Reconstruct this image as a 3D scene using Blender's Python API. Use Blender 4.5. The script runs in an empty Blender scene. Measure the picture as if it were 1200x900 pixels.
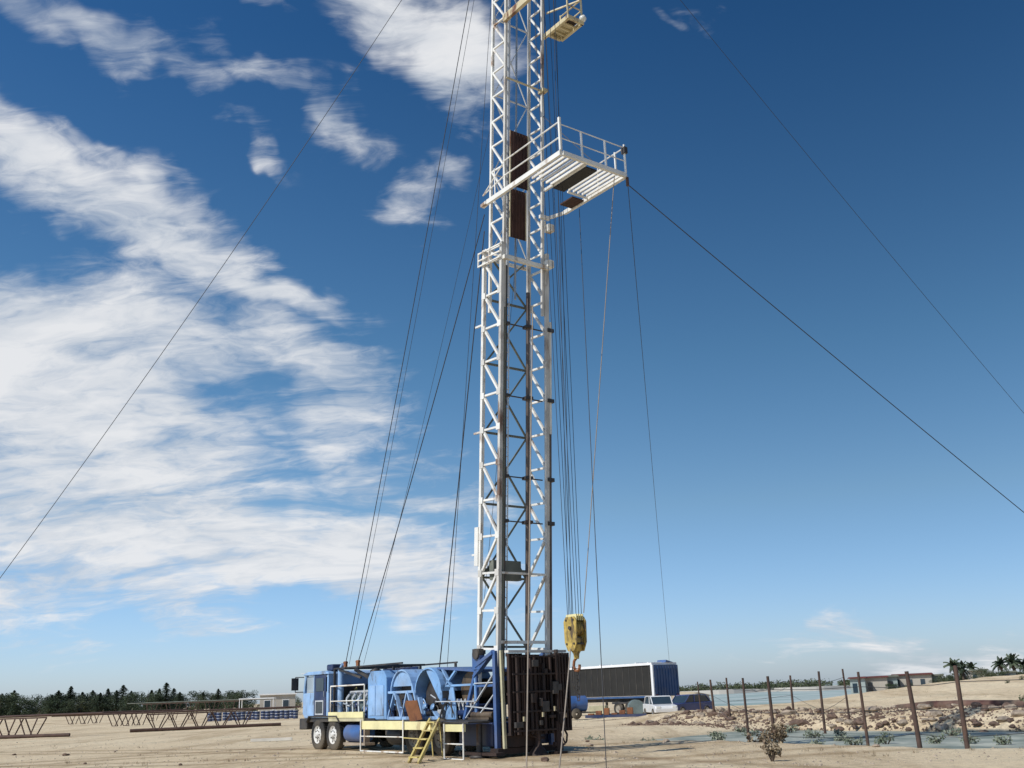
import bpy, bmesh, math, random
from mathutils import Vector as V, Matrix, Euler, noise as mnoise
R = random.Random(7)
scene = bpy.context.scene
col = scene.collection
rad = math.radians

# ------------------------------------------------------------------ camera
EYE = 1.73; ROLL = rad(2.0); PITCH = math.atan(364/1200); FOC = 1200.0
fw = V((0, math.cos(PITCH), math.sin(PITCH)))
u0 = V((0, -math.sin(PITCH), math.cos(PITCH))); r0 = V((1, 0, 0))
crt = r0*math.cos(ROLL) - u0*math.sin(ROLL); cup = u0*math.cos(ROLL) + r0*math.sin(ROLL)
cam = bpy.data.cameras.new('camera'); camo = bpy.data.objects.new('camera', cam); col.objects.link(camo)
cam.sensor_width = 36; cam.lens = 36; cam.clip_end = 20000; cam.clip_start = .1
mm = Matrix((crt, cup, -fw)).transposed().to_4x4(); mm.translation = (0, 0, EYE); camo.matrix_world = mm
scene.camera = camo

def sight(x, y):
    return (fw*FOC + crt*(x-600) + cup*(450-y)).normalized()
def G(x, y, z=0.0):            # surveyed point at height z
    d = sight(x, y); t = (z-EYE)/d.z; return V((0, 0, EYE)) + d*t
def P(x, y, Y):                # surveyed point at distance Y
    d = sight(x, y); return V((0, 0, EYE)) + d*(Y/d.y)

# ------------------------------------------------------------------ materials
def new_mat(name):
    m = bpy.data.materials.new(name); m.use_nodes = True
    nt = m.node_tree; return m, nt, nt.nodes, nt.links, nt.nodes['Principled BSDF']
def mat(name, c, rough=.6, metal=0., var=.12, scale=3., rust=0., rustcol=(.16, .07, .035), bump=.0, rscale=2.2, dust=0.):
    m, nt, N, Lk, b = new_mat(name)
    tc = N.new('ShaderNodeTexCoord')
    n1 = N.new('ShaderNodeTexNoise'); n1.inputs['Scale'].default_value = scale; n1.inputs['Detail'].default_value = 6
    Lk.new(tc.outputs['Object'], n1.inputs['Vector'])
    mr = N.new('ShaderNodeMapRange'); mr.inputs[1].default_value = .3; mr.inputs[2].default_value = .7
    mr.inputs[3].default_value = 1-var; mr.inputs[4].default_value = 1+var*.6
    Lk.new(n1.outputs['Fac'], mr.inputs[0])
    mx = N.new('ShaderNodeMix'); mx.data_type = 'RGBA'; mx.blend_type = 'MULTIPLY'; mx.inputs[0].default_value = 1
    mx.inputs[6].default_value = (*c, 1); Lk.new(mr.outputs[0], mx.inputs[7])
    out = mx.outputs[2]
    if rust > 0:
        n2 = N.new('ShaderNodeTexNoise'); n2.inputs['Scale'].default_value = rscale; n2.inputs['Detail'].default_value = 9
        n2.inputs['Roughness'].default_value = .68
        mpz = N.new('ShaderNodeMapping'); mpz.inputs['Scale'].default_value = (1, 1, .38); Lk.new(tc.outputs['Object'], mpz.inputs[0]); Lk.new(mpz.outputs[0], n2.inputs['Vector'])
        r2 = N.new('ShaderNodeMapRange'); r2.inputs[1].default_value = .72-rust*.45; r2.inputs[2].default_value = .80-rust*.35
        Lk.new(n2.outputs['Fac'], r2.inputs[0])
        m2 = N.new('ShaderNodeMix'); m2.data_type = 'RGBA'
        Lk.new(r2.outputs[0], m2.inputs[0]); Lk.new(out, m2.inputs[6]); m2.inputs[7].default_value = (*rustcol, 1)
        out = m2.outputs[2]
    if dust > 0:
        n3 = N.new('ShaderNodeTexNoise'); n3.inputs['Scale'].default_value = 1.3; n3.inputs['Detail'].default_value = 8
        Lk.new(tc.outputs['Object'], n3.inputs['Vector'])
        r3 = N.new('ShaderNodeMapRange'); r3.inputs[1].default_value = .4; r3.inputs[2].default_value = .7; r3.inputs[4].default_value = dust
        Lk.new(n3.outputs['Fac'], r3.inputs[0])
        m3 = N.new('ShaderNodeMix'); m3.data_type = 'RGBA'
        Lk.new(r3.outputs[0], m3.inputs[0]); Lk.new(out, m3.inputs[6]); m3.inputs[7].default_value = (.36, .29, .2, 1)
        out = m3.outputs[2]
    Lk.new(out, b.inputs['Base Color'])
    b.inputs['Roughness'].default_value = rough; b.inputs['Metallic'].default_value = metal
    if bump > 0:
        bp = N.new('ShaderNodeBump'); bp.inputs['Strength'].default_value = bump; bp.inputs['Distance'].default_value = .03
        n4 = N.new('ShaderNodeTexNoise'); n4.inputs['Scale'].default_value = scale*6; n4.inputs['Detail'].default_value = 5
        Lk.new(tc.outputs['Object'], n4.inputs['Vector']); Lk.new(n4.outputs['Fac'], bp.inputs['Height'])
        Lk.new(bp.outputs[0], b.inputs['Normal'])
    return m

M = {}
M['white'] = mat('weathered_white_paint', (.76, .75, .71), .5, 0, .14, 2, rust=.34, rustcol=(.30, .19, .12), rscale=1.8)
M['legwhite'] = mat('stained_shade_grey_paint', (.60, .58, .54), .55, 0, .25, 1.2, rust=.40, rustcol=(.16, .10, .07), rscale=1.1)  # stained white paint, greyed to hold the shaded tone of the legs
M['white2'] = mat('chalky_white_paint', (.78, .76, .70), .55, 0, .12, 2, rust=.42, rustcol=(.33, .22, .14), rscale=2.4)
M['cream'] = mat('cream_paint', (.60, .52, .33), .55, 0, .18, 2, rust=.42, rscale=2)
M['yellow'] = mat('safety_yellow_paint', (.62, .50, .17), .5, 0, .15, 3, rust=.3, dust=.45)
M['paleyellow'] = mat('faded_yellow_paint', (.82, .75, .40), .5, 0, .15, 2, rust=.28, rustcol=(.35, .25, .12), dust=.3)
M['hookyellow'] = mat('grimy_yellow_paint', (.52, .37, .09), .5, 0, .35, 4, rust=.56, rustcol=(.10, .07, .04), rscale=5)
M['blue'] = mat('light_blue_paint', (.20, .39, .68), .38, 0, .22, 1.6, rust=.36, rustcol=(.05, .07, .11), rscale=3.5, dust=.3)
M['blue2'] = mat('pale_blue_paint', (.27, .45, .72), .4, 0, .22, 2, rust=.38, rustcol=(.10, .12, .16), rscale=3, dust=.25)
M['navy'] = mat('navy_paint', (.014, .032, .10), .4, 0, .25, 2, rust=.25, rustcol=(.02, .02, .02), dust=.12)
M['midblue'] = mat('mid_blue_paint', (.05, .12, .31), .4, 0, .2, 2, rust=.3, rustcol=(.05, .04, .04), dust=.2)
M['black'] = mat('black_steel', (.022, .022, .026), .55, 0, .3, 3, dust=.2)
M['darkrust'] = mat('dark_rusty_steel', (.040, .022, .017), .75, 0, .4, 2.5, rust=.5, rustcol=(.020, .014, .013), rscale=3, bump=.3)
M['rust'] = mat('brown_rust', (.26, .105, .045), .85, 0, .3, 3, rust=.4, rustcol=(.13, .05, .03), bump=.3)
M['rustpipe'] = mat('rusty_pipe', (.095, .055, .042), .8, 0, .3, 2, rust=.4, rustcol=(.05, .028, .025))
M['greypipe'] = mat('grey_green_pipe', (.16, .17, .14), .7, 0, .3, 2)
M['steel'] = mat('bare_steel', (.42, .43, .44), .38, .7, .2, 4, rust=.25)
M['darksteel'] = mat('dark_oily_steel', (.07, .062, .058), .5, .3, .3, 4, rust=.35, rustcol=(.12, .06, .035))
M['tubebrown'] = mat('brown_oily_tube', (.13, .10, .085), .45, .2, .3, 1.2, rust=.4, rustcol=(.05, .03, .025))
M['silver'] = mat('silver_paint', (.62, .64, .66), .35, .3, .15, 2, rust=.2)
M['rubber'] = mat('tyre_rubber', (.022, .021, .020), .85, 0, .25, 5, dust=.35)
M['rim'] = mat('dirty_white_rim', (.66, .65, .62), .55, 0, .15, 5, dust=.35)
M['mudrim'] = mat('muddy_rim', (.30, .27, .22), .7, 0, .3, 5, rust=.3)
M['wire'] = mat('dark_wire_rope', (.045, .045, .05), .6, .3, .2, 3)
M['rope'] = mat('pale_rope', (.30, .25, .20), .8, 0, .2, 3)
M['glassy'] = mat('tinted_glass', (.03, .05, .07), .06, 0, .1, 1)
M['palewin'] = mat('bright_dirty_glass', (.35, .42, .48), .15, 0, .1, 1)
M['lamp'] = mat('lamp_glass', (.7, .7, .65), .1, 0, .05, 1)
M['post'] = mat('weathered_post', (.085, .052, .040), .85, 0, .35, 3, rust=.35, rustcol=(.15, .08, .05), bump=.3)
M['tarp'] = mat('charcoal_side_sheet', (.016, .015, .013), .8, 0, .35, 1.2)
M['trailerwhite'] = mat('white_roof_sheet', (.78, .78, .78), .5, 0, .1, 1)
M['deepblue'] = mat('deep_blue_panel', (.022, .075, .20), .4, 0, .2, .8, dust=.12)
M['carwhite'] = mat('white_car_paint', (.72, .73, .74), .25, 0, .05, 1, dust=.2)
M['carblue'] = mat('blue_car_paint', (.04, .06, .18), .25, 0, .1, 1, dust=.1)
M['boxcream'] = mat('cream_crate', (.50, .46, .30), .7, 0, .25, 2)
M['tankgrey'] = mat('grey_green_tank', (.13, .17, .17), .6, 0, .25, 2)
M['rock'] = mat('pale_rock', (.36, .29, .22), .9, 0, .35, 1.5, rust=.35, rustcol=(.12, .07, .05), bump=.6)
M['rock2'] = mat('brown_rock', (.15, .098, .072), .9, 0, .4, 1.5, bump=.6)
M['plaster'] = mat('pale_plaster', (.42, .39, .34), .85, 0, .15, .5)
M['roofred'] = mat('faded_red_roof', (.12, .035, .035), .8, 0, .2, .4)
M['shedwall'] = mat('pale_green_grey_wall', (.30, .36, .36), .8, 0, .2, .4)
M['redpipe'] = mat('corroded_red_pipe', (.085, .030, .026), .85, 0, .4, 1.5, rust=.5, rustcol=(.03, .018, .014), rscale=1.2, dust=.35, bump=.5)
M['drumbrown'] = mat('dark_brown_greased_steel', (.10, .065, .04), .6, .1, .35, 3, rust=.5, rustcol=(.03, .025, .02), rscale=4, dust=.25)
M['bark'] = mat('bark', (.09, .065, .045), .9, 0, .3, 2)
M['plank'] = mat('bleached_plank', (.70, .66, .58), .8, 0, .15, 2)
M['hatch'] = mat('black_hatch_plate', (.02, .018, .018), .7, 0, .3, 2)
M['windboard'] = mat('dark_brown_board', (.060, .026, .018), .8, 0, .35, 3, rust=.3, rustcol=(.025, .016, .014))

def leafmat(name, c1, c2, sc):
    m, nt, N, Lk, b = new_mat(name)
    g = N.new('ShaderNodeNewGeometry'); n1 = N.new('ShaderNodeTexNoise'); n1.inputs['Scale'].default_value = sc
    n1.inputs['Detail'].default_value = 3
    Lk.new(g.outputs['Position'], n1.inputs['Vector'])
    cr = N.new('ShaderNodeValToRGB'); cr.color_ramp.elements[0].position = .35; cr.color_ramp.elements[1].position = .65
    cr.color_ramp.elements[0].color = (*c1, 1); cr.color_ramp.elements[1].color = (*c2, 1)
    Lk.new(n1.outputs['Fac'], cr.inputs[0]); Lk.new(cr.outputs[0], b.inputs['Base Color'])
    b.inputs['Roughness'].default_value = .7
    return m
M['conifer'] = leafmat('conifer_needles', (.022, .040, .020), (.055, .080, .035), .45)
M['leaf'] = leafmat('broadleaf_foliage', (.035, .055, .022), (.09, .105, .05), .5)
M['palm'] = leafmat('palm_fronds', (.03, .05, .03), (.07, .09, .05), 1.)
M['dry'] = leafmat('dry_scrub', (.14, .09, .055), (.30, .24, .15), 3.)
M['reed'] = leafmat('pond_weed', (.10, .13, .08), (.30, .32, .24), 2.)

# ------------------------------------------------------------------ mesh builder
class MB:
    def __init__(s): s.v = []; s.f = []; s.sm = []
    def add(s, vs, fs, smooth=False):
        o = len(s.v); s.v += [tuple(v) for v in vs]; s.f += [tuple(i+o for i in f) for f in fs]; s.sm += [smooth]*len(fs); return s
    def box(s, c, size, rot=None):
        c = V(c); h = V(size)*.5; vs = []
        for dx in (-1, 1):
            for dy in (-1, 1):
                for dz in (-1, 1):
                    p = V((dx*h.x, dy*h.y, dz*h.z))
                    if rot: p = rot @ p
                    vs.append(c+p)
        return s.add(vs, [(0, 1, 3, 2), (4, 6, 7, 5), (0, 4, 5, 1), (2, 3, 7, 6), (0, 2, 6, 4), (1, 5, 7, 3)])
    def b2(s, x0, x1, y0, y1, z0, z1):
        return s.box(((x0+x1)/2, (y0+y1)/2, (z0+z1)/2), (abs(x1-x0), abs(y1-y0), abs(z1-z0)))
    def bar(s, p, q, w, h=None, up=(0, 0, 1)):
        p = V(p); q = V(q); d = q-p; L = d.length
        if L < 1e-6: return s
        d /= L; u = V(up)
        if abs(d.dot(u)) > .98: u = V((1, 0, 0))
        a = d.cross(u).normalized(); b = a.cross(d)
        return s.box((p+q)/2, (w, h or w, L), Matrix((a, b, d)).transposed())
    def tube(s, p, q, r, n=8, r2=None, caps=True):
        p = V(p); q = V(q); d = (q-p)
        if d.length < 1e-6: return s
        d.normalize(); u = V((0, 0, 1)) if abs(d.z) < .95 else V((1, 0, 0))
        a = d.cross(u).normalized(); b = a.cross(d); r2 = r if r2 is None else r2
        vs = []
        for k in range(n):
            t = 2*math.pi*k/n; e = a*math.cos(t)+b*math.sin(t)
            vs += [p+e*r, q+e*r2]
        fs = [(2*k, 2*((k+1) % n), 2*((k+1) % n)+1, 2*k+1) for k in range(n)]
        s.add(vs, fs, n > 6)
        if caps: s.add(vs, [tuple(2*k for k in range(n))[::-1], tuple(2*k+1 for k in range(n))])
        return s
    def path(s, pts, r, n=6):
        for a, b in zip(pts, pts[1:]): s.tube(a, b, r, n)
        return s
    def prism(s, prof, y0, y1, axis='y'):
        n = len(prof); vs = []
        for yy in (y0, y1):
            for a, b in prof: vs.append((a, yy, b) if axis == 'y' else (yy, a, b))
        fs = [tuple(range(n)), tuple(range(2*n-1, n-1, -1))] + [(k, k+n, (k+1) % n+n, (k+1) % n) for k in range(n)]
        return s.add(vs, fs)
    def lathe(s, prof, c, axis=(0, 0, 1), n=24):     # prof: (radius, along)
        c = V(c); ax = V(axis).normalized(); u = V((0, 0, 1)) if abs(ax.z) < .9 else V((1, 0, 0))
        a = ax.cross(u).normalized(); b = ax.cross(a); vs = []; m = len(prof)
        for k in range(n):
            t = 2*math.pi*k/n; e = a*math.cos(t)+b*math.sin(t)
            for r, h in prof: vs.append(c+e*r+ax*h)
        fs = [(k*m+j, k*m+j+1, ((k+1) % n)*m+j+1, ((k+1) % n)*m+j) for k in range(n) for j in range(m-1)]
        return s.add(vs, fs, True)
    def rock(s, c, r, seed, sq=.7):
        bm = bmesh.new(); bmesh.ops.create_icosphere(bm, subdivisions=2, radius=1)
        rr = random.Random(seed); off = V((rr.uniform(-50, 50), rr.uniform(-50, 50), 0)); st = (rr.uniform(.8, 1.4), rr.uniform(.7, 1.2), sq)
        for v in bm.verts:
            k = 1+.45*mnoise.noise(v.co*1.1+off)+.2*mnoise.noise(v.co*2.7+off)
            v.co = V((v.co.x*k*st[0], v.co.y*k*st[1], v.co.z*k*st[2]))*r + V(c)
        bm.verts.index_update()
        s.add([v.co.copy() for v in bm.verts], [[v.index for v in f.verts] for f in bm.faces]); bm.free(); return s
    def build(s, name, m, parent=None, bevel=0, loc=None, rotz=0):
        me = bpy.data.meshes.new(name); me.from_pydata(s.v, [], s.f)
        me.polygons.foreach_set('use_smooth', s.sm); me.materials.append(m); me.update()
        bm = bmesh.new(); bm.from_mesh(me); bmesh.ops.recalc_face_normals(bm, faces=bm.faces); bm.to_mesh(me); bm.free()
        o = bpy.data.objects.new(name, me); col.objects.link(o)
        if parent: o.parent = parent
        if loc is not None: o.location = loc
        o.rotation_euler.z = rotz
        if bevel:
            b = o.modifiers.new('edges', 'BEVEL'); b.width = bevel; b.segments = 2; b.limit_method = 'ANGLE'
        return o
def tag(o, label=None, cat=None, group=None, kind=None):
    if label: o['label'] = label
    if cat: o['category'] = cat
    if group: o['group'] = group
    if kind: o['kind'] = kind
    return o
def empty(name, loc, rz=0):
    o = bpy.data.objects.new(name, None); col.objects.link(o); o.location = loc; o.rotation_euler.z = rz; o.empty_display_size = .3; return o
def copy_tree(o, parent=None):
    c = o.copy(); col.objects.link(c)
    if parent: c.parent = parent
    for ch in list(o.children): copy_tree(ch, c)
    return c

# ------------------------------------------------------------------ terrain
def sstep(a, b, x):
    t = max(0., min(1., (x-a)/(b-a))); return t*t*(3-2*t)
def fbm(x, y, s, o=4):
    return mnoise.fractal(V((x*s, y*s, 3.1)), 1.0, 2.0, o)
def hgt(X, Y):
    q = .8*X+.6*Y; r = -.6*X+.8*Y
    n = fbm(X, Y, .05)*.06 + fbm(X+40, Y, .35, 3)*.02
    z = n*min(1, math.hypot(X, Y)/15)
    # keep the rig's stand level
    w = sstep(70, 120, math.hypot(X, Y)); z += w*fbm(X, Y, .012)*.15
    # ditch
    wob = fbm(X, Y, .12, 3)*1.3
    e0 = 27.6+wob; e1 = 39.2+wob*.8
    en = 1-sstep(24.5, 36, r + wob*1.5 - .35*(q-28))
    dit = sstep(e0-1.0, e0+.8, q)*(1-sstep(e1-.6, e1+1.2, q))*en
    z -= .75*dit
    # bank and berm beyond it
    bk = sstep(e1, e1+4.0, q)*(1-sstep(44, 62, r))*sstep(4, 10, X)
    z += bk*(.50+.10*fbm(X, Y, .5, 3))
    side = sstep(2, 22, X-.12*Y)
    z += side*(1-sstep(30, 62, r-.15*q))*sstep(44, 88, q)*1.45*(1+.15*fbm(X, Y, .05))
    # the land falls to the sea on the right
    if X > 0 and Y > 60:
        a = X/Y
        z -= sstep(.155, .20, a)*sstep(104, 122, Y+2*fbm(X, Y, .08)) * 4.5 * (1-sstep(.33, .41, a))
    # wheel ruts
    t = abs(r*.25+q-31.5+.6*math.sin(r*.2)); 
    z -= .05*math.exp(-((t-.0)/.25)**2)*sstep(8, 14, abs(X))
    return z
def ground_sheet():
    import bisect
    rs = [0.0]; r = 1.5
    while r < 9000:
        rs.append(r); r *= 1.0+ (.022 if 18 < r < 140 else .05)
    NA = 1080; vs = [(0, 0, 0)]; fs = []
    angs = []
    # finer toward the front
    a = -math.pi
    while a < math.pi-1e-4:
        angs.append(a); a += rad(.22) if abs(a) < rad(38) else rad(1.6)
    na = len(angs)
    for r in rs[1:]:
        for a in angs:
            X = r*math.sin(a); Y = r*math.cos(a); vs.append((X, Y, hgt(X, Y)))
    for k in range(na): fs.append((0, 1+(k+1) % na, 1+k))
    for j in range(len(rs)-2):
        b0 = 1+j*na; b1 = b0+na
        for k in range(na):
            k2 = (k+1) % na; fs.append((b0+k, b0+k2, b1+k2, b1+k))
    me = bpy.data.meshes.new('ground'); me.from_pydata(vs, [], fs); me.polygons.foreach_set('use_smooth', [True]*len(fs)); me.update()
    o = bpy.data.objects.new('ground', me); col.objects.link(o); return o
def ground_mat():
    m, nt, N, Lk, b = new_mat('sandy_ground')
    g = N.new('ShaderNodeNewGeometry')
    def nz(s, d, rough=.6, ang=0, str_=(1, 1, 1)):
        mp = N.new('ShaderNodeMapping'); mp.inputs['Rotation'].default_value = (0, 0, ang); mp.inputs['Scale'].default_value = str_
        Lk.new(g.outputs['Position'], mp.inputs[0])
        n = N.new('ShaderNodeTexNoise'); n.inputs['Scale'].default_value = s; n.inputs['Detail'].default_value = d; n.inputs['Roughness'].default_value = rough
        Lk.new(mp.outputs[0], n.inputs['Vector']); return n.outputs['Fac']
    def ramp(f, stops):
        c = N.new('ShaderNodeValToRGB'); e = c.color_ramp.elements
        while len(e) < len(stops): e.new(.5)
        for k, (p, cc) in enumerate(stops): e[k].position = p; e[k].color = (*cc, 1)
        Lk.new(f, c.inputs[0]); return c.outputs[0]
    base = ramp(nz(.11, 8), [(.30, (.62, .49, .32)), (.50, (.74, .60, .405)), (.72, (.80, .68, .48))])
    def mul(a, bb, fac=1.):
        x = N.new('ShaderNodeMix'); x.data_type = 'RGBA'; x.blend_type = 'MULTIPLY'; x.inputs[0].default_value = fac
        Lk.new(a, x.inputs[6]); Lk.new(bb, x.inputs[7]); return x.outputs[2]
    fine = ramp(nz(3.2, 8, .75), [(.32, (.62, .60, .57)), (.52, (1, 1, 1)), (.7, (1.12, 1.12, 1.12))])
    tr = ramp(nz(.35, 6, .7, rad(53), (1, .12, 1)), [(.38, (.74, .70, .65)), (.5, (1, 1, 1)), (.62, (1.05, 1.05, 1.04))])
    peb = ramp(nz(14, 4, .6), [(.30, (.45, .42, .40)), (.40, (1, 1, 1))])
    tuft = nz(.22, 9, .8)
    c = mul(mul(mul(base, fine, .8), tr, .9), peb, .7)
    # thin dry weeds in patches
    mr = N.new('ShaderNodeMapRange'); mr.inputs[1].default_value = .57; mr.inputs[2].default_value = .66; mr.inputs[4].default_value = .55
    Lk.new(tuft, mr.inputs[0])
    mx = N.new('ShaderNodeMix'); mx.data_type = 'RGBA'; Lk.new(mr.outputs[0], mx.inputs[0]); Lk.new(c, mx.inputs[6]); mx.inputs[7].default_value = (.26, .24, .14, 1)
    c = mx.outputs[2]
    # tyre tracks sweeping past the rig, and oil stained sand round its tail
    def ringtrack(cx, cy, rad_, wid, dark):
        nonlocal c
        vd = N.new('ShaderNodeVectorMath'); vd.operation = 'DISTANCE'; vd.inputs[1].default_value = (cx, cy, 0)
        fl = N.new('ShaderNodeVectorMath'); fl.operation = 'MULTIPLY'; fl.inputs[1].default_value = (1, 1, 0); Lk.new(g.outputs['Position'], fl.inputs[0]); Lk.new(fl.outputs[0], vd.inputs[0])
        a1 = N.new('ShaderNodeMath'); a1.operation = 'SUBTRACT'; a1.inputs[1].default_value = rad_; Lk.new(vd.outputs['Value'], a1.inputs[0])
        a2 = N.new('ShaderNodeMath'); a2.operation = 'ABSOLUTE'; Lk.new(a1.outputs[0], a2.inputs[0])
        a3 = N.new('ShaderNodeMath'); a3.operation = 'MULTIPLY_ADD'; Lk.new(nz(.8, 6, .7), a3.inputs[0]); a3.inputs[1].default_value = .5*wid; Lk.new(a2.outputs[0], a3.inputs[2])
        a4 = N.new('ShaderNodeMapRange'); a4.inputs[1].default_value = wid; a4.inputs[2].default_value = wid*.3; a4.inputs[4].default_value = dark; Lk.new(a3.outputs[0], a4.inputs[0])
        x = N.new('ShaderNodeMix'); x.data_type = 'RGBA'; x.blend_type = 'MULTIPLY'; Lk.new(a4.outputs[0], x.inputs[0]); Lk.new(c, x.inputs[6]); x.inputs[7].default_value = (.52, .45, .38, 1); c = x.outputs[2]
    for cx, cy, r_ in ((-38, 2, 47), (-38, 2, 49.1), (30, -30, 62), (30, -30, 64.2), (-10, 120, 84), (-10, 120, 86.2), (-60, 110, 83), (-60, 110, 85)): ringtrack(cx, cy, r_, .95, .62)
    ringtrack(.2, 31.5, 0, 4.2, .8); ringtrack(5, 33.5, 0, 2.6, .45); ringtrack(-3.5, 30.8, 0, 1.6, .4)
    # damp mud low down in the ditch
    sp = N.new('ShaderNodeSeparateXYZ'); Lk.new(g.outputs['Position'], sp.inputs[0])
    mz = N.new('ShaderNodeMapRange'); mz.inputs[1].default_value = -.16; mz.inputs[2].default_value = -.42; Lk.new(sp.outputs['Z'], mz.inputs[0])
    mx2 = N.new('ShaderNodeMix'); mx2.data_type = 'RGBA'; Lk.new(mz.outputs[0], mx2.inputs[0]); Lk.new(c, mx2.inputs[6]); mx2.inputs[7].default_value = (.20, .17, .12, 1)
    Lk.new(mx2.outputs[2], b.inputs['Base Color']); b.inputs['Roughness'].default_value = .95
    b.inputs['Specular IOR Level'].default_value = .15
    bp = N.new('ShaderNodeBump'); bp.inputs['Strength'].default_value = .9; bp.inputs['Distance'].default_value = .06
    ad = N.new('ShaderNodeMath'); Lk.new(nz(3.2, 8, .75), ad.inputs[0]); Lk.new(nz(12, 5, .7), ad.inputs[1])
    Lk.new(ad.outputs[0], bp.inputs['Height']); Lk.new(bp.outputs[0], b.inputs['Normal'])
    return m
gr = ground_sheet(); gr.data.materials.append(ground_mat()); tag(gr, kind='structure')

def water_mat(name, c1, c2, sc, rough, bumps, metal=0.):
    m, nt, N, Lk, b = new_mat(name)
    g = N.new('ShaderNodeNewGeometry')
    mp = N.new('ShaderNodeMapping'); mp.inputs['Scale'].default_value = (1, 1, 1); Lk.new(g.outputs['Position'], mp.inputs[0])
    n = N.new('ShaderNodeTexNoise'); n.inputs['Scale'].default_value = sc; n.inputs['Detail'].default_value = 7; n.inputs['Roughness'].default_value = .65
    Lk.new(mp.outputs[0], n.inputs['Vector'])
    cr = N.new('ShaderNodeValToRGB'); cr.color_ramp.elements[0].position = .4; cr.color_ramp.elements[1].position = .62
    cr.color_ramp.elements[0].color = (*c1, 1); cr.color_ramp.elements[1].color = (*c2, 1)
    Lk.new(n.outputs['Fac'], cr.inputs[0]); Lk.new(cr.outputs[0], b.inputs['Base Color'])
    b.inputs['Roughness'].default_value = rough; b.inputs['IOR'].default_value = 1.33
    w = N.new('ShaderNodeTexNoise'); w.inputs['Scale'].default_value = bumps; w.inputs['Detail'].default_value = 4
    Lk.new(g.outputs['Position'], w.inputs['Vector'])
    bp = N.new('ShaderNodeBump'); bp.inputs['Strength'].default_value = .5; bp.inputs['Distance'].default_value = .05
    Lk.new(w.outputs['Fac'], bp.inputs['Height']); Lk.new(bp.outputs[0], b.inputs['Normal'])
    return m
def sheet(name, pts, z, m):
    me = bpy.data.meshes.new(name); me.from_pydata([(x, y, z) for x, y in pts], [], [tuple(range(len(pts)))]); me.materials.append(m); me.update()
    o = bpy.data.objects.new(name, me); col.objects.link(o); tag(o, kind='structure'); return o
def qr(q, r): return (.8*q-.6*r, .6*q+.8*r)
sheet('ditch_water', [qr(25.5, -25), qr(42.5, -25), qr(42.5, 42), qr(25.5, 42)], -.26,
      water_mat('shallow_ditch_water', (.20, .23, .19), (.48, .49, .41), .40, .60, 3.))
sheet('sea', [(10, 100), (9000*.15, 9000), (9000*.55, 9000), (64, 100)], -1.7,
      water_mat('turquoise_sea', (.28, .37, .35), (.50, .55, .53), .035, .8, .8))
# pale far shore strip and its tree line
mb = MB(); rr = random.Random(3)
pts = []
for k in range(61):
    a = .12+.42*k/60; Yk = 620+40*math.sin(k*.5); pts.append((a*Yk, Yk))
vs = []; fs = []
for k, (x, y) in enumerate(pts):
    h = .35+.3*mnoise.noise(V((k*.31, 0, 0)))
    vs += [(x*.97, y*.97, -2.2), (x, y, h), (x*1.25, y*1.25, h+.1), (x*1.3, y*1.3, -2.5)]
for k in range(60):
    for j in range(3): fs.append((4*k+j, 4*k+4+j, 4*k+5+j, 4*k+1+j))
mb.add(vs, fs); o = mb.build('far_shore', mat('pale_shore_sand', (.50, .47, .40), .9, 0, .15, .02)); tag(o, kind='structure')

def clump_cloud(mb, c, rx, ry, rz, n, s, rr, up=.3):
    for _ in range(n):
        while True:
            p = V((rr.uniform(-1, 1), rr.uniform(-1, 1), rr.uniform(-1, 1)))
            if p.length < 1: break
        p = V(c)+V((p.x*rx, p.y*ry, p.z*rz))
        a = V((rr.gauss(0, 1), rr.gauss(0, 1), rr.gauss(0, 1))).normalized(); b = a.cross(V((rr.gauss(0, 1), rr.gauss(0, 1), 1))).normalized()
        k = s*rr.uniform(.6, 1.4)
        mb.add([p-a*k, p-b*k*.6, p+a*k, p+b*k*.6], [(0, 1, 2, 3)])
mb = MB()
for k in range(230):
    a = rr.uniform(.13, .52); Yk = rr.uniform(630, 720); h = rr.choice((2.0, 2.5, 3, 4.0))*(1 + .5*mnoise.noise(V((a*30, 0, 0))))
    if mnoise.noise(V((a*60, 5, 0))) < -.35: continue
    clump_cloud(mb, (a*Yk, Yk, .2+h*.5), h*1.5, 3, h*.7, 70, .6, rr)
o = mb.build('treeline', M['leaf']); tag(o, 'low dark line of trees on the far shore across the turquoise water', 'treeline', kind='stuff')

# ------------------------------------------------------------------ drilling rig
DD = V((-.6, .8, 0)); NN = V((-.8, -.6, 0)); C0 = V((.05, 32.05, 0))
rig = empty('drilling_rig', C0, math.atan2(.8, -.6))
tag(rig, 'light blue truck-mounted workover rig with a tall white lattice mast raised over its tail', 'drilling rig')
def W(x, y, z): return C0+DD*x+NN*y+V((0, 0, z))
TH = rad(3.8)
AX = V((-math.sin(TH), 0, math.cos(TH))); DX = V((math.cos(TH), 0, math.sin(TH)))
def MP(a, b, h): return V((.12, -.02, 1.3))+AX*h+DX*a+V((0, b, 0))

# chassis
mb = MB()
for y in (-.45, .45): mb.b2(-.2, 12.6, y-.06, y+.06, .72, 1.0)
for x in (0, 2, 4, 6, 8, 9.4, 12.4): mb.b2(x-.06, x+.06, -.388, .388, .76, .96)
mb.b2(.3, 6.9, -1.2, 1.15, .98, 1.06); mb.b2(7.0, 12.5, -1.2, 1.2, 1.0, 1.12)
mb.build('chassis_frame', M['black'], rig)
o = MB().b2(12.3, 12.95, -1.22, 1.22, .72, 1.12).build('bumper', M['black'], rig, .04)
for y in (-.9, .9):
    MB().lathe([(0, .05), (.10, .04), (.12, 0), (.12, -.08)], (12.97, y, .93), (1, 0, 0), 14).build('headlight', M['lamp'], rig)
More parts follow.
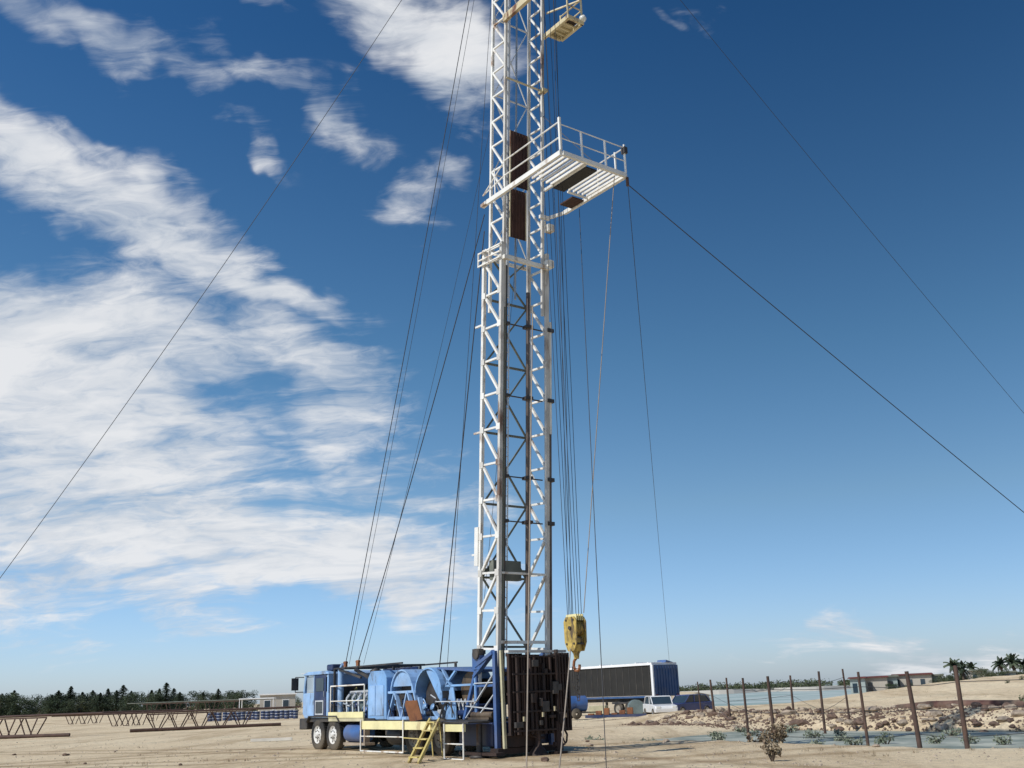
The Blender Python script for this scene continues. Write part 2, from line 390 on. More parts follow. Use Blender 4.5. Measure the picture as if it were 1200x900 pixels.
# wheels
def wheel(x, y, side, rimm, r=.55, w=.30):
    t = MB().lathe([(r*.58, -w/2), (r*.80, -w/2-.01), (r*.95, -w*.46), (r, -w*.36), (r*1.0, -w*.08), (r*.975, -w*.05), (r*.975, w*.05), (r, w*.08), (r, w*.36), (r*.95, w*.46), (r*.80, w/2+.01), (r*.58, w/2)],
               (0, 0, 0), (0, 1, 0), 36)
    for k in range(36):
        a = 2*math.pi*k/36
        t.box((math.sin(a)*r*.995, w*.26, math.cos(a)*r*.995), (.045, w*.30, .03), Euler((0, a, 0)).to_matrix())
        t.box((math.sin(a+.08)*r*.995, -w*.26, math.cos(a+.08)*r*.995), (.045, w*.30, .03), Euler((0, a, 0)).to_matrix())
    o = t.build('wheel', M['rubber'], rig); o.location = (x, y, r)
    s = side
    q = MB().lathe([(r*.60, s*w*.5), (r*.56, s*w*.46), (r*.50, s*w*.30), (r*.36, s*w*.34), (r*.30, s*w*.42), (r*.20, s*w*.44), (r*.17, s*w*.60), (r*.12, s*w*.66), (0, s*w*.66)], (0, 0, 0), (0, 1, 0), 28)
    q.build('rim', rimm, o)
    b = MB()
    for k in range(8):
        a = 2*math.pi*k/8; b.tube((math.sin(a)*r*.26, s*w*.40, math.cos(a)*r*.26), (math.sin(a)*r*.26, s*w*.52, math.cos(a)*r*.26), .02, 6)
        b.box((math.sin(a+.4)*r*.44, s*w*.325, math.cos(a+.4)*r*.44), (.05, .012, .07), Euler((0, a+.4, 0)).to_matrix())
    b.build('wheel_nuts', M['darksteel'], o)
for x in (10.12, 11.38):
    for y in (1.06, -1.06): wheel(x, y, 1 if y > 0 else -1, M['rim'])
for x in (2.85, 4.45):
    for y in (1.06, -1.06):
        wheel(x, y, 1 if y > 0 else -1, M['mudrim']); 
for x in (2.85, 4.45, 10.12, 11.38):
    MB().tube((x, -1.0, .55), (x, 1.0, .55), .09, 10).lathe([(0, -.25), (.2, -.18), (.24, 0), (.2, .18), (0, .25)], (x, 0, .55), (0, 1, 0), 14).build('axle', M['darksteel'], rig)
# cab: a low fronted one-man cab on the near side plus flat nose
mb = MB()
prof = [(10.55, 1.13), (12.55, 1.13), (12.72, 1.3), (12.72, 2.0), (12.55, 2.72), (12.3, 2.78), (10.75, 2.78), (10.55, 2.70)]
mb.prism([(10.55, 1.13), (12.55, 1.13), (12.72, 1.3), (12.72, 2.05), (10.55, 2.05)], -1.2, 1.2)
cab = mb.build('cab', M['blue2'], rig, .03)
up = MB()
up.prism([(12.715, 2.052), (12.55, 2.70), (12.44, 2.70), (12.60, 2.052)], 1.10, 1.2)
up.prism([(12.715, 2.052), (12.55, 2.70), (12.44, 2.70), (12.60, 2.052)], -1.2, -1.10)
for x0, x1 in ((11.72, 11.80), (10.55, 10.65)):
    up.b2(x0, x1, 1.10, 1.2, 2.052, 2.70); up.b2(x0, x1, -1.2, -1.10, 2.052, 2.70)
up.b2(10.55, 10.62, -1.098, 1.098, 2.052, 2.70)
up.build('pillar', M['blue2'], cab)
ro = MB().prism([(10.45, 2.703), (12.62, 2.703), (12.58, 2.77), (12.2, 2.83), (10.8, 2.83), (10.5, 2.77)], -1.25, 1.25); ro.build('roof', M['blue2'], cab, .02)
MB().prism([(12.70, 2.09), (12.555, 2.66), (12.54, 2.66), (12.685, 2.09)], -1.08, 1.08).build('windshield', M['palewin'], cab)
MB().b2(11.83, 12.46, 1.14, 1.155, 2.09, 2.67).build('window', M['palewin'], cab)
# the door, dark navy, its window and the small white framed lower pane
MB().b2(10.70, 11.68, 1.203, 1.235, 1.18, 2.68).build('door', M['navy'], cab, .01)
MB().b2(10.86, 11.50, 1.237, 1.25, 2.10, 2.58).build('door_window', M['glassy'], cab)
f = MB()
for a in ((10.84, 11.52, 1.72, 1.77), (10.84, 11.52, 1.25, 1.30)): f.b2(a[0], a[1], 1.238, 1.262, a[2], a[3])
for a in ((10.84, 10.89), (11.47, 11.52)): f.b2(a[0], a[1], 1.238, 1.262, 1.302, 1.718)
f.build('door_frame', M['silver'], cab)
MB().b2(10.90, 11.46, 1.238, 1.25, 1.31, 1.71).build('lower_pane', M['glassy'], cab)
MB().tube((10.78, 1.27, 1.9), (10.78, 1.27, 2.1), .015).build('handle', M['steel'], cab)
st = MB().b2(10.9, 11.4, .3, .75, 2.05, 2.15).b2(10.86, 10.94, .3, .75, 2.152, 2.6); st.build('driver_seat', M['boxcream'], cab)
mi = MB(); mi.tube((12.62, 1.22, 2.65), (12.95, 1.42, 2.66), .018).tube((12.68, 1.22, 2.1), (12.95, 1.42, 2.1), .018).tube((12.95, 1.42, 2.1), (12.95, 1.42, 2.66), .018)
mo = mi.build('mirror', M['black'], rig); MB().box((12.95, 1.44, 2.4), (.05, .28, .46)).build('mirror_glass', M['black'], mo)
vis = MB().box((12.85, 0, 2.80), (.45, 2.3, .03)); vis.build('sun_visor', M['silver'], cab)
ho = MB().lathe([(.03, -.3), (.035, .1), (.08, .28)], (11.6, .5, 2.92), (1, 0, 0), 12).b2(11.35, 11.45, .47, .53, 2.835, 2.90); ho.build('air_horn', M['steel'], rig)
MB().b2(10.55, 11.05, .55, 1.05, 2.835, 3.06).build('air_cleaner', M['navy'], rig, .05)
# fender under the cab
MB().prism([(9.45, .98), (9.7, 1.22), (12.0, 1.22), (12.25, .98), (12.2, .98), (11.96, 1.18), (9.74, 1.18), (9.5, .98)], .92, 1.30).build('fender', M['black'], rig)
# engine bay
mb = MB().b2(7.7, 10.3, -.55, .55, 1.13, 1.75).b2(7.9, 9.9, -.38, .38, 1.76, 2.1)
for x in (8.0, 8.45, 8.9, 9.35, 9.8): mb.b2(x, x+.28, .36, .60, 1.76, 1.98)
eng = mb.build('engine', M['tankgrey'], rig, .03)
mb = MB()
for x in (8.1, 8.55, 9.0, 9.45): mb.path([(x, .55, 1.9), (x, .85, 1.98), (x, 1.0, 1.8), (x-.05, 1.0, 1.25)], .045)
mb.path([(7.9, .62, 2.02), (9.9, .62, 2.02)], .05); mb.build('exhaust_manifold', M['silver'], eng)
MB().b2(10.32, 10.42, -.85, .85, 1.2, 2.3).build('radiator', M['black'], eng)
fan = MB()
for k in range(6):
    a = k*math.pi/3; fan.box((10.27, .28*math.cos(a), 1.75+.28*math.sin(a)), (.02, .14, .4), Euler((a-math.pi/2, 0, .4)).to_matrix())
fan.build('fan', M['yellow'], eng)
MB().tube((9.95, 1.0, 1.15), (9.95, 1.0, 2.85), .11, 14).tube((9.95, 1.0, 2.86), (9.8, 1.0, 3.02), .07, 10).build('exhaust_stack', M['blue2'], rig)
MB().tube((8.75, .2, 1.85), (8.75, .2, 2.55), .13, 14).lathe([(0, .30), (.2, .22), (.2, .05), (.13, 0)], (8.75, .2, 2.55), (0, 0, 1), 14).build('air_filter', M['black'], eng)
mb = MB()     # hand rail round the engine
for x in (10.35, 7.75): mb.tube((x, 1.2, 1.13), (x, 1.2, 2.25), .025)
mb.tube((10.35, 1.2, 2.25), (7.75, 1.2, 2.25), .028).tube((10.35, 1.2, 1.72), (7.75, 1.2, 1.72), .02); mb.build('hand_rail', M['white2'], rig)
mb = MB()     # black overhead frame that carries the laid mast
for y in (-1.1, 1.1):
    mb.bar((10.3, y, 2.88), (5.3, y, 2.88), .055)
for x, y in ((10.2, -1.1), (7.75, -1.1), (5.4, -1.1), (10.25, 1.1), (7.62, .1)): mb.bar((x, y, 1.13), (x, y, 2.85), .07)
for x in (10.2, 9.2, 8.3, 7.4): mb.bar((x, -1.06, 2.88), (x, 1.06, 2.88), .07)
mb.bar((9.9, 1.1, 2.84), (8.2, 1.1, 2.5), .07).bar((9.0, .9, 2.80), (7.8, .9, 2.45), .1)
mb.build('mast_rest', M['black'], rig)
for x, y in ((9.3, 1.15), (8.35, 1.15)):
    MB().box((x, y, 3.0), (.16, .08, .18)).tube((x-.1, y, 3.06), (x+.1, y, 3.06), .05).build('line_anchor', M['rust'], rig)
MB().b2(7.72, 10.4, 1.205, 1.27, 1.14, 1.34).build('deck_edge', M['paleyellow'], rig)
MB().b2(7.72, 10.4, 1.205, 1.25, 1.02, 1.137).build('deck_edge', M['boxcream'], rig)
MB().tube((8.0, .95, .62), (9.2, .95, .62), .31, 24).build('air_tank', M['midblue'], rig, .03)
MB().b2(7.7, 9.3, .8, 1.2, .22, .30).b2(7.9, 7.98, .9, 1.1, .30, .9).b2(9.1, 9.18, .9, 1.1, .30, .9).build('step', M['rock'], rig)
# gearbox / cabinets
MB().prism([(6.25, 1.07), (7.55, 1.07), (7.55, 2.45), (7.35, 2.68), (6.45, 2.68), (6.25, 2.45)], .2, 1.18).build('equipment_cabinet', M['blue'], rig, .03)
mb = MB().b2(6.4, 6.95, 1.183, 1.20, 1.2, 2.2).b2(7.0, 7.42, 1.183, 1.20, 1.2, 2.2); mb.build('cabinet_door', M['blue2'], rig, .006)
MB().b2(6.9, 7.5, -1.15, .1, 1.07, 2.5).build('hydraulic_tank', M['blue'], rig, .04)
# drawworks: two drum housings with round guards
def arc_guard(x, y0, y1, z, r, a0, a1, m, name, t=.05):
    pr = []
    for k in range(15): a = rad(a0+(a1-a0)*k/14); pr.append((x+r*math.cos(a), z+r*math.sin(a)))
    for k in range(15): a = rad(a1+(a0-a1)*k/14); pr.append((x+(r-t)*math.cos(a), z+(r-t)*math.sin(a)))
    return MB().prism(pr, y0, y1).build(name, m, rig)
arc_guard(5.35, -.9, 1.12, 1.95, .72, 0, 180, M['blue2'], 'drum_guard')
arc_guard(3.65, -.9, 1.14, 1.85, .82, -10, 175, M['blue'], 'drum_guard')
for x, r, z in ((5.35, .66, 1.95), (3.65, .76, 1.85)):
    mb = MB()
    if x > 4: mb.prism([(x+r*math.cos(rad(a)), z+r*math.sin(rad(a))) for a in range(15, 166, 10)], 1.02, 1.06)
    else: mb.prism([(x+r*math.cos(rad(a)), z+r*math.sin(rad(a))) for a in range(75, 181, 8)]+[(x-.76, z-.35), (x-.5, z-.1)], 1.04, 1.08)
    mb.build('guard_side', M['blue2'] if x > 4 else M['blue'], rig, .01)
    d = MB().tube((x, -.75, z-.1), (x, .72, z-.1), r*.52, 24).tube((x, -.8, z-.1), (x, -.75, z-.1), r*.9, 28).tube((x, .72, z-.1), (x, .78, z-.1), r*.9, 28)
    dr = d.build('winch_drum', M['darksteel'], rig)
    wd = MB()
    for k in range(24): wd.lathe([(r*.52, -.028), (r*.58, 0), (r*.52, .028)], (x, -.70+k*.058, z-.1), (0, 1, 0), 20)
    wd.build('wound_line', M['wire'], dr)
mb = MB()
for (x0, z0, x1, z1) in ((6.2, 1.07, 5.75, 1.95), (5.75, 1.95, 5.3, 1.07), (5.3, 1.07, 4.95, 1.9), (4.9, 1.95, 4.5, 1.07), (4.6, 2.2, 4.15, 1.07), (4.2, 1.75, 3.9, 1.07), (3.3, 1.3, 3.0, 1.07)):
    mb.bar((x0, 1.10, z0), (x1, 1.10, z1), .15, .06)
mb.b2(4.4, 6.22, 1.06, 1.14, 1.90, 1.98).b2(3.0, 6.22, 1.02, 1.16, 1.062, 1.16)
mb.build('drawworks_frame', M['blue2'], rig, .008)
mb = MB().b2(4.2, 6.2, -.95, -.85, 1.065, 2.3).b2(2.6, 4.15, -.95, -.85, 1.065, 2.3).b2(5.6, 6.0, .1, .9, 1.065, 1.5).b2(4.55, 4.95, .2, .9, 1.065, 1.42)
mb.build('gear_case', M['navy'], rig, .03)
mb = MB()
for x in (5.95, 5.5, 5.1, 4.7): mb.tube((x, 1.15, 1.165), (x+.1, 1.2, 1.65), .018).lathe([(0, -.04), (.035, 0), (0, .04)], (x+.1, 1.2, 1.67), (0, 0, 1), 8)
mb.build('control_lever', M['black'], rig)
MB().b2(4.5, 6.2, .66, .70, 1.07, 1.92).b2(2.75, 4.3, .74, .78, 1.07, 1.5).build('recess_shade_plate', M['black'], rig)  # added black plates, stand in for the shade between the struts
MB().b2(7.7, 10.25, -1.0, -.95, 1.12, 2.84).build('engine_shade_backing', M['navy'], rig)  # added navy backing, stands in for the dark depth of the engine bay
rc = random.Random(31)
for k in range(64):
    x = rc.uniform(2.0, 7.4) if k % 3 else rc.uniform(7.8, 10.2); y = rc.uniform(.75, 1.16); z = 1.17
    mt = M[rc.choice(('black', 'navy', 'midblue', 'blue2', 'silver', 'darksteel', 'blue'))]
    kind = k % 4
    if kind == 0:
        hgt_ = rc.uniform(.2, .5); MB().tube((x, y, z-.1), (x, y, z+hgt_), .04, 8).lathe([(0, .03), (.10, .02), (.11, 0), (.10, -.02), (0, -.03)], (x, y+.02, z+hgt_), (0, 1, .4), 12).build('valve', mt, rig)
    elif kind == 1:
        q_ = [V((x, y, z-.05)), V((x+rc.uniform(-.2, .2), y+.05, z+rc.uniform(.3, .75))), V((x+rc.uniform(.1, .5), y+.04, z+rc.uniform(.2, .8))), V((x+rc.uniform(.3, .9), y, z-.05))]
        pts_ = []
        for j in range(13):
            t = j/12; pts_.append(q_[0]*(1-t)**3+q_[1]*3*t*(1-t)**2+q_[2]*3*t*t*(1-t)+q_[3]*t**3)
        MB().path(pts_, rc.uniform(.018, .035), 6).build('hose', M['black'] if rc.random() < .7 else mt, rig)
    elif kind == 2:
        sx_, sz_ = rc.uniform(.1, .32), rc.uniform(.12, .38); MB().b2(x-sx_/2, x+sx_/2, y-.12, y, z-.08, z+sz_).build('junction_box', mt, rig, .01)
    else:
        MB().tube((x, y-.02, z+rc.uniform(.1, .7)), (x+rc.uniform(.3, .9), y-.02, z+rc.uniform(.1, .7)), rc.uniform(.015, .04), 8).build('pipe', mt, rig)
for k in range(16):
    x = rc.uniform(2.2, 6.8); z = rc.uniform(.35, .85); MB().box((x, rc.uniform(.2, .9), z), (rc.uniform(.1, .5), .1, rc.uniform(.08, .25))).build('bracket', M['darksteel'] if k % 2 else M['darkrust'], rig)
# slanted blue roof, sheave drum and gussets between drawworks and mast
mb = MB().prism([(.95, 2.42), (3.3, 2.60), (3.3, 2.66), (.95, 2.50)], -1.0, 1.0); mb.build('engine_canopy', M['midblue'], rig)
mb = MB()
for p, q in (((2.95, 1.0, 2.58), (2.45, 1.0, 2.05)), ((2.2, 1.0, 2.5), (2.75, 1.0, 2.1)), ((2.5, 1.0, 1.07), (2.5, 1.0, 1.95)), ((1.1, 1., 1.07), (1.1, 1., 2.42)), ((2.75, 1.0, 2.07), (1.1, 1.0, 2.07))): mb.bar(p, q, .09, .06)
mb.prism([(2.75, 1.068), (2.42, 2.02), (2.25, 2.02), (2.05, 1.068)], 1.04, 1.07)
mb.build('support_frame', M['blue'], rig)
mb = MB().tube((1.75, -.5, 1.95), (1.75, .7, 1.95), .30, 22).tube((1.75, .7, 1.95), (1.75, .76, 1.95), .52, 26).tube((1.75, -.56, 1.95), (1.75, -.5, 1.95), .52, 26); mb.build('sand_drum', M['drumbrown'], rig)
mb = MB().b2(1.2, 2.3, -.2, .85, 1.065, 1.5).tube((2.2, .9, 1.25), (1.2, .9, 1.25), .12, 12); mb.build('hydraulic_pump', M['navy'], rig, .03)
mb = MB()
for k in range(5): mb.path([(1.2+k*.22, .95, 1.3), (1.25+k*.22, 1.0, 1.66), (1.4+k*.22, .98, 1.5), (1.42+k*.22, .95, 1.1)], .022)
mb.build('hydraulic_hose', M['silver'], rig)
MB().tube((.9, 1.18, 1.58), (3.1, 1.18, 1.60), .02).build('hand_rail', M['silver'], rig)
# near side walkway with its folded down rails
wk = MB().b2(.1, 6.4, 1.22, 1.99, .98, 1.03); 
wk.build('walkway', M['darksteel'], rig)
MB().b2(3.62, 6.42, 1.995, 2.04, .80, 1.06).build('walkway_edge', M['paleyellow'], rig)
MB().b2(1.62, 3.58, 1.995, 2.04, .80, 1.04).build('walkway_edge', M['paleyellow'], rig)
MB().b2(.22, 1.28, 1.995, 2.04, .76, .96).build('walkway_edge', M['paleyellow'], rig)
def fold_rail(x0, x1, zt, zb, mids):
    mb = MB()
    for x in (x0, x1): mb.tube((x, 2.07, zt), (x, 2.07, zb), .026, 8)
    mb.tube((x0, 2.07, zb), (x1, 2.07, zb), .026, 8)
    for z in mids: mb.tube((x0, 2.07, z), (x1, 2.07, z), .02, 8)
    return mb.build('folded_rail', M['white2'], rig)
fold_rail(6.38, 3.62, 1.10, .12, (.58,)); fold_rail(1.25, .24, .98, .0, (.42,))
MB().tube((3.6, 2.07, .56), (1.9, 2.07, .52), .018).build('folded_rail', M['yellow'], rig)
mb = MB().tube((6.2, .9, .55), (5.3, .9, .55), .3, 20).b2(4.95, 6.3, -.9, .2, .35, .9); mb.build('fuel_tank', M['black'], rig)
mb = MB().b2(.15, 1.9, -1.1, 1.12, .30, .97); mb.build('rear_housing', M['navy'], rig, .03)
mb = MB().b2(-.25, .15, -1.2, 1.2, .10, .26).b2(-.5, 1.4, 1.15, 1.45, .08, .16); mb.build('outrigger_beam', M['darkrust'], rig)
mb = MB().tube((.55, 1.3, .165), (.55, 1.3, .95), .09, 12).lathe([(0, 0), (.3, 0), (.3, .06), (.1, .10)], (.55, 1.3, .0), (0, 0, 1), 16); mb.build('levelling_jack', M['darksteel'], rig)
mb = MB().b2(.3, 1.4, .7, 1.12, .975, 1.12).tube((.2, 1.0, 1.18), (1.3, 1.0, 1.18), .1, 10); mb.build('pipe_manifold', M['drumbrown'], rig)
MB().b2(2.0, 4.9, -.75, -.55, .25, .97).build('underdeck_shade_plate', M['black'], rig)  # added black plate, makes the space under the deck read as shade
MB().b2(4.95, 7.0, -1.15, -.95, .3, .97).build('underdeck_shade_plate', M['black'], rig)  # second added plate, hides bright ground behind the under-deck dark
MB().b2(5.0, 6.9, .35, .85, .55, .96).build('underdeck_shade_block', M['black'], rig, .02)  # added black block, deepens the shade below the walkway
# blue A-frame at the mast foot
mb = MB()
for y in (1.0, -1.0):
    mb.bar((1.75, y, 1.06), (1.0, y, 2.6), .10); mb.bar((.05, y, .2), (.05, y, 3.0), .14)
    mb.bar((1.05, y, 1.06), (1.05, y, 2.55), .08); mb.bar((1.0, y, 2.6), (.1, y, 2.95), .22, .1)
    mb.bar((1.15, y, 2.3), (.10, y, 3.0), .16, .08); mb.bar((1.05, y, 2.02), (.1, y, 2.02), .07)
    mb.b2(.75, 1.15, y-.09, y+.09, 2.5, 2.92)
mb.bar((.05, -.93, 2.2), (.05, .93, 2.2), .12)
mb.build('mast_support_frame', M['midblue'], rig)
mb = MB()
for y in (1.045, -1.045):
    mb.bar((1.6, y, 1.1), (.15, y, 2.3), .06, .03); mb.bar((1.0, y, 1.1), (.12, y, 1.75), .05, .03)
    mb.bar((1.6, y, 1.45), (.15, y, 1.35), .05, .03); mb.bar((1.1, y, 2.1), (.12, y, 2.1), .05, .03)
mb.build('frame_brace', M['silver'], rig)
MB().box((.9, 1.0, 3.02), (.34, .26, .16)).tube((.9, .9, 2.95), (.9, 1.15, 2.95), .16, 14).build('pivot_bearing', M['black'], rig)
# rear: beige corner post, dark rusted guard panels, pipe rack and jacks
MB().bar((-.28, .98, .25), (-.22, .98, 3.0), .085).build('corner_post', M['boxcream'], rig)
def panel(x, ya, yb, za, zb, ribs, m=None):
    mb = MB().b2(x-.02, x+.02, ya, yb, za, zb)
    n = ribs
    for k in range(n+1):
        y = ya+.03+(yb-ya-.06)*k/n; mb.b2(x-.09, x-.022, y-.03, y+.03, za, zb)
    for z in (za+.04, (za+zb)/2, zb-.04): mb.b2(x-.11, x-.022, ya, yb, z-.035, z+.035) if False else mb.b2(x+.022, x+.07, ya, yb, z-.035, z+.035)
    return mb.build('guard_panel', m or M['darkrust'], rig)
panel(-.42, .42, .92, .60, 2.90, 4)
panel(-.44, -.20, .40, .60, 2.86, 5)
panel(-.44, -.78, -.22, .60, 2.80, 4)
panel(-.60, -1.22, -.70, .66, 2.90, 4)
MB().b2(-.55, -.35, -1.24, .95, 2.92, 2.99).build('top_rail', M['legwhite'], rig)
for y, r, z1 in ((.70, .045, 2.85), (.20, .05, 2.75), (.05, .04, 2.85), (-.28, .05, 2.6), (-.55, .045, 2.85), (-.80, .06, 3.0)):
    MB().tube((-.60, y, .62), (-.60, y, z1), r, 8).build('standing_tube', M['darksteel'] if r > .058 else M['darkrust'], rig)
for z in (.72, 1.25, 1.8, 2.3, 2.8): MB().bar((-.655, .9, z), (-.655, -1.2, z), .035, .05).build('cage_rail', M['darkrust'], rig)
for k in range(12):
    y = R.uniform(-1.1, .8); z = R.uniform(.8, 2.7); MB().box((-.68, y, z), (.10, R.uniform(.08, .30), R.uniform(.06, .4))).build('tool_fitting', M['darksteel'] if k % 3 else M['darkrust'], rig, .01)
for y, z in ((.6, 1.05), (-.1, 1.15), (-.55, 1.3), (-.95, 1.1)): MB().box((-.74, y, z), (.04, .06, .13)).build('clamp', M['cream'], rig)
MB().tube((-.45, -.10, .10), (-.45, -.10, .7), .09, 12).lathe([(.30, 0), (.28, .08), (.12, .28), (.09, .42)], (-.45, -.10, 0), (0, 0, 1), 16).build('rear_jack', M['darkrust'], rig)
MB().bar((-.6, -.72, .05), (-.6, -.72, .95), .15).bar((-.6, -.87, .3), (-.6, -.57, .3), .12).b2(-.8, -.4, -.92, -.52, .0, .10).build('rear_jack', M['darkrust'], rig)
hs = MB(); hs.path([V((-.65, -.82, .9)), V((-.68, -1.02, .55)), V((-.66, -1.0, .35)), V((-.6, -.85, .22))], .03).path([V((-.65, -.75, .7)), V((-.72, -.9, .3)), V((-.6, -.6, .15))], .025); hs.build('chain', M['darkrust'], rig)
MB().b2(-.3, .14, -.2, .9, .28, .6).path([(-.35, .2, .6), (-.5, -.1, .5), (-.5, -.3, .5)], .04).build('rear_crossmember', M['darkrust'], rig)

# ---- mast
HB, HX = .35, 14.7         # foot and crossover heights along the mast
HT = 30.2
def legs(a0, a1, w, h0, h1, sz):
    for a in (a1, a0):
        for b in (w, -w): MB().bar(MP(a, b, h0), MP(a, b, h1), sz, sz, (0, 1, 0)).build('mast_leg', M['white'] if (a == a1 and b > 0) else M['legwhite'], rig)  # leftmost leg keeps the lit white, the others the shade-greyed paint
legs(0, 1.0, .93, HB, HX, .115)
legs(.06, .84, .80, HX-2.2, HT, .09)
def lacing(a0, a1, w, h0, h1, step, name, flip_below=None, tk=.075):
    for b in (w, -w):
        mb = MB(); h = h0; sgn = 1 if b > 0 else -1
        while h < h1-.05:
            hh = min(h+step, h1)
            mb.bar(MP(a0, b, h), MP(a1, b, h), tk*.85, tk*.85)
            if flip_below is not None and h < flip_below: mb.bar(MP(a1, b, h), MP(a0, b, hh), tk, tk)
            else: mb.bar(MP(a0, b, h), MP(a1, b, hh), tk, tk)
            h += step
        mb.build(name, M['white'], rig)
lacing(.06, .94, .93, 1.75, HX, 1.13, 'side_lacing', 4.2)
lacing(.10, .80, .80, HX, HT, .94, 'side_lacing', None, .065)
def xbrace(a, w, hs, name, m, tk):
    mb = MB()
    for h0, h1 in zip(hs, hs[1:]):
        mb.bar(MP(a, -w, h0), MP(a, w, h0), tk); mb.bar(MP(a, -w, h0), MP(a, w, h1), tk*.8); mb.bar(MP(a, w, h0), MP(a, -w, h1), tk*.8)
    return mb.build(name, m, rig)
xbrace(1.0, .86, [1.8, 3.9, 6.2, 8.5, 10.8, 13.0, HX], 'back_bracing', M['greypipe'], .065)
xbrace(.86, .74, [HX, 17.5, 20.5, 23.5, 26.5, HT], 'back_bracing', M['silver'], .045)
h = 1.75; k = 0
while h < HX-.2:
    for a_ in (.05, .95):
        MB().box(MP(a_, .99, h), (.20, .012, .20), Euler((0, -TH, 0)).to_matrix()).build('gusset_plate', M['legwhite'] if k % 3 else M['white'], rig); k += 1
    h += 1.13
# pegs standing out from the near leg
mb = MB()
for h in (8.5, 12.1, 4.6): mb.bar(MP(1.0, .93, h), MP(1.45, .93, h), .06)
mb.build('climbing_peg', M['white'], rig)
MB().b2(0, 0, 0, 0, 0, 0)
mb = MB(); mb.bar(MP(1.13, .99, 4.25), MP(1.13, .99, 5.45), .20, .06, (0, 1, 0)); mb.build('side_plate', M['white'], rig)
# ladder inside
mb = MB()
for y in (-.02, .36): mb.bar(MP(.9, y, 1.5), MP(.9, y, 14), .04)
h = 1.7
while h < 14: mb.bar(MP(.9, -.02, h), MP(.9, .36, h), .028); h += .32
mb.build('ladder', M['silver'], rig)
# rams and tubes in the well of the mast
MB().tube(MP(.20, .62, 1.0), MP(.20, .62, 14.0), .06, 12).build('telescoping_ram', M['darksteel'], rig)
MB().tube(MP(.05, .76, 1.0), MP(.05, .76, 13.0), .035, 12).build('hydraulic_line', M['greypipe'], rig)
MB().tube(MP(.10, -.22, .9), MP(.10, -.22, 13.2), .065, 12).build('standpipe', M['tubebrown'], rig)
MB().tube(MP(.0, -1.06, .5), MP(.0, -1.06, 12.2), .05, 12).build('hose_guide', M['tubebrown'], rig)
MB().tube(MP(.0, -1.06, 8.5), MP(.0, -1.06, 12.3), .06, 12).build('guide_sleeve', M['white2'], rig)
MB().tube(MP(.45, .42, 13.0), MP(.45, .42, 29), .085, 12).build('upper_ram', M['silver'], rig)
MB().tube(MP(.45, .05, 13.0), MP(.45, .05, 29), .035, 8).build('upper_line', M['steel'], rig)
mb = MB()
for h in (7.0, 9.6, 12.0, 5.6):
    MB().bar(MP(.15, -.86, h), MP(.15, .86, h), .035).box(MP(.1, -.22, h), (.26, .26, .10)).box(MP(.2, .62, h), (.24, .22, .09)).build('tube_clamp', M['darksteel'], rig)
    MB().box(MP(0, -1.04, h), (.2, .25, .12)).build('guide_clamp', M['darksteel'], rig)
mb = MB().bar(MP(1.0, -.85, 4.1), MP(1.0, .85, 4.1), .26, .14).bar(MP(.5, -.2, 4.1), MP(.5, .86, 4.1), .22, .6); mb.build('cross_platform', M['greypipe'], rig)
mb = MB().bar(MP(-.02, .86, 4.0), MP(-.02, -.86, 4.0), .06).bar(MP(.0, .86, 1.95), MP(.0, -.86, 1.95), .09); mb.build('cross_member', M['white2'], rig)
# crossover collar
mb = MB()
mb.bar(MP(-.12, .95, 14.15), MP(-.12, -.95, 14.15), .12, .13).bar(MP(1.05, .9, 14.45), MP(1.05, -.9, 14.45), .08, .10)
mb.build('crossover_collar', M['white2'], rig)
mb = MB()
for hh in (14.15, 14.35, 14.6): mb.bar(MP(1.2, 1.04, hh), MP(-.05, 1.04, hh), .045, .045)
for a in (1.2, .6): mb.bar(MP(a, 1.04, 14.12), MP(a, 1.04, 14.63), .04)
mb.build('crossover_bracket', M['white2'], rig)
for q_, z_ in ((MP(-.1, -.98, 15.6), .26), (MP(.3, -.98, 15.9), .2), (MP(-.1, -.95, 14.3), .26)): MB().box(q_, (z_, z_, z_)).build('lock_pin_housing', M['white2'], rig, .02)
# wind boards, dark brown, in the mast throat
for (h0, h1, a, b0, b1) in ((16.75, 18.75, -.10, -.02, .66), (14.95, 16.68, -.02, .0, .60)):
    m_ = MB(); c = MP(a, (b0+b1)/2, (h0+h1)/2)
    rot = Euler((0, -TH, 0)).to_matrix()
    m_.box(c, (.03, b1-b0, h1-h0), rot)
    for k in range(5): m_.box(MP(a-.025, b0+(b1-b0)*(k+.5)/5, (h0+h1)/2), (.02, .015, h1-h0-.02), rot)
    wb = m_.build('wind_board', M['windboard'], rig)
    fr = MB()
    for bb in (b0-.03, b1+.03): fr.bar(MP(a, bb, h0), MP(a, bb, h1), .04)
    fr.build('board_frame', M['cream'], wb)
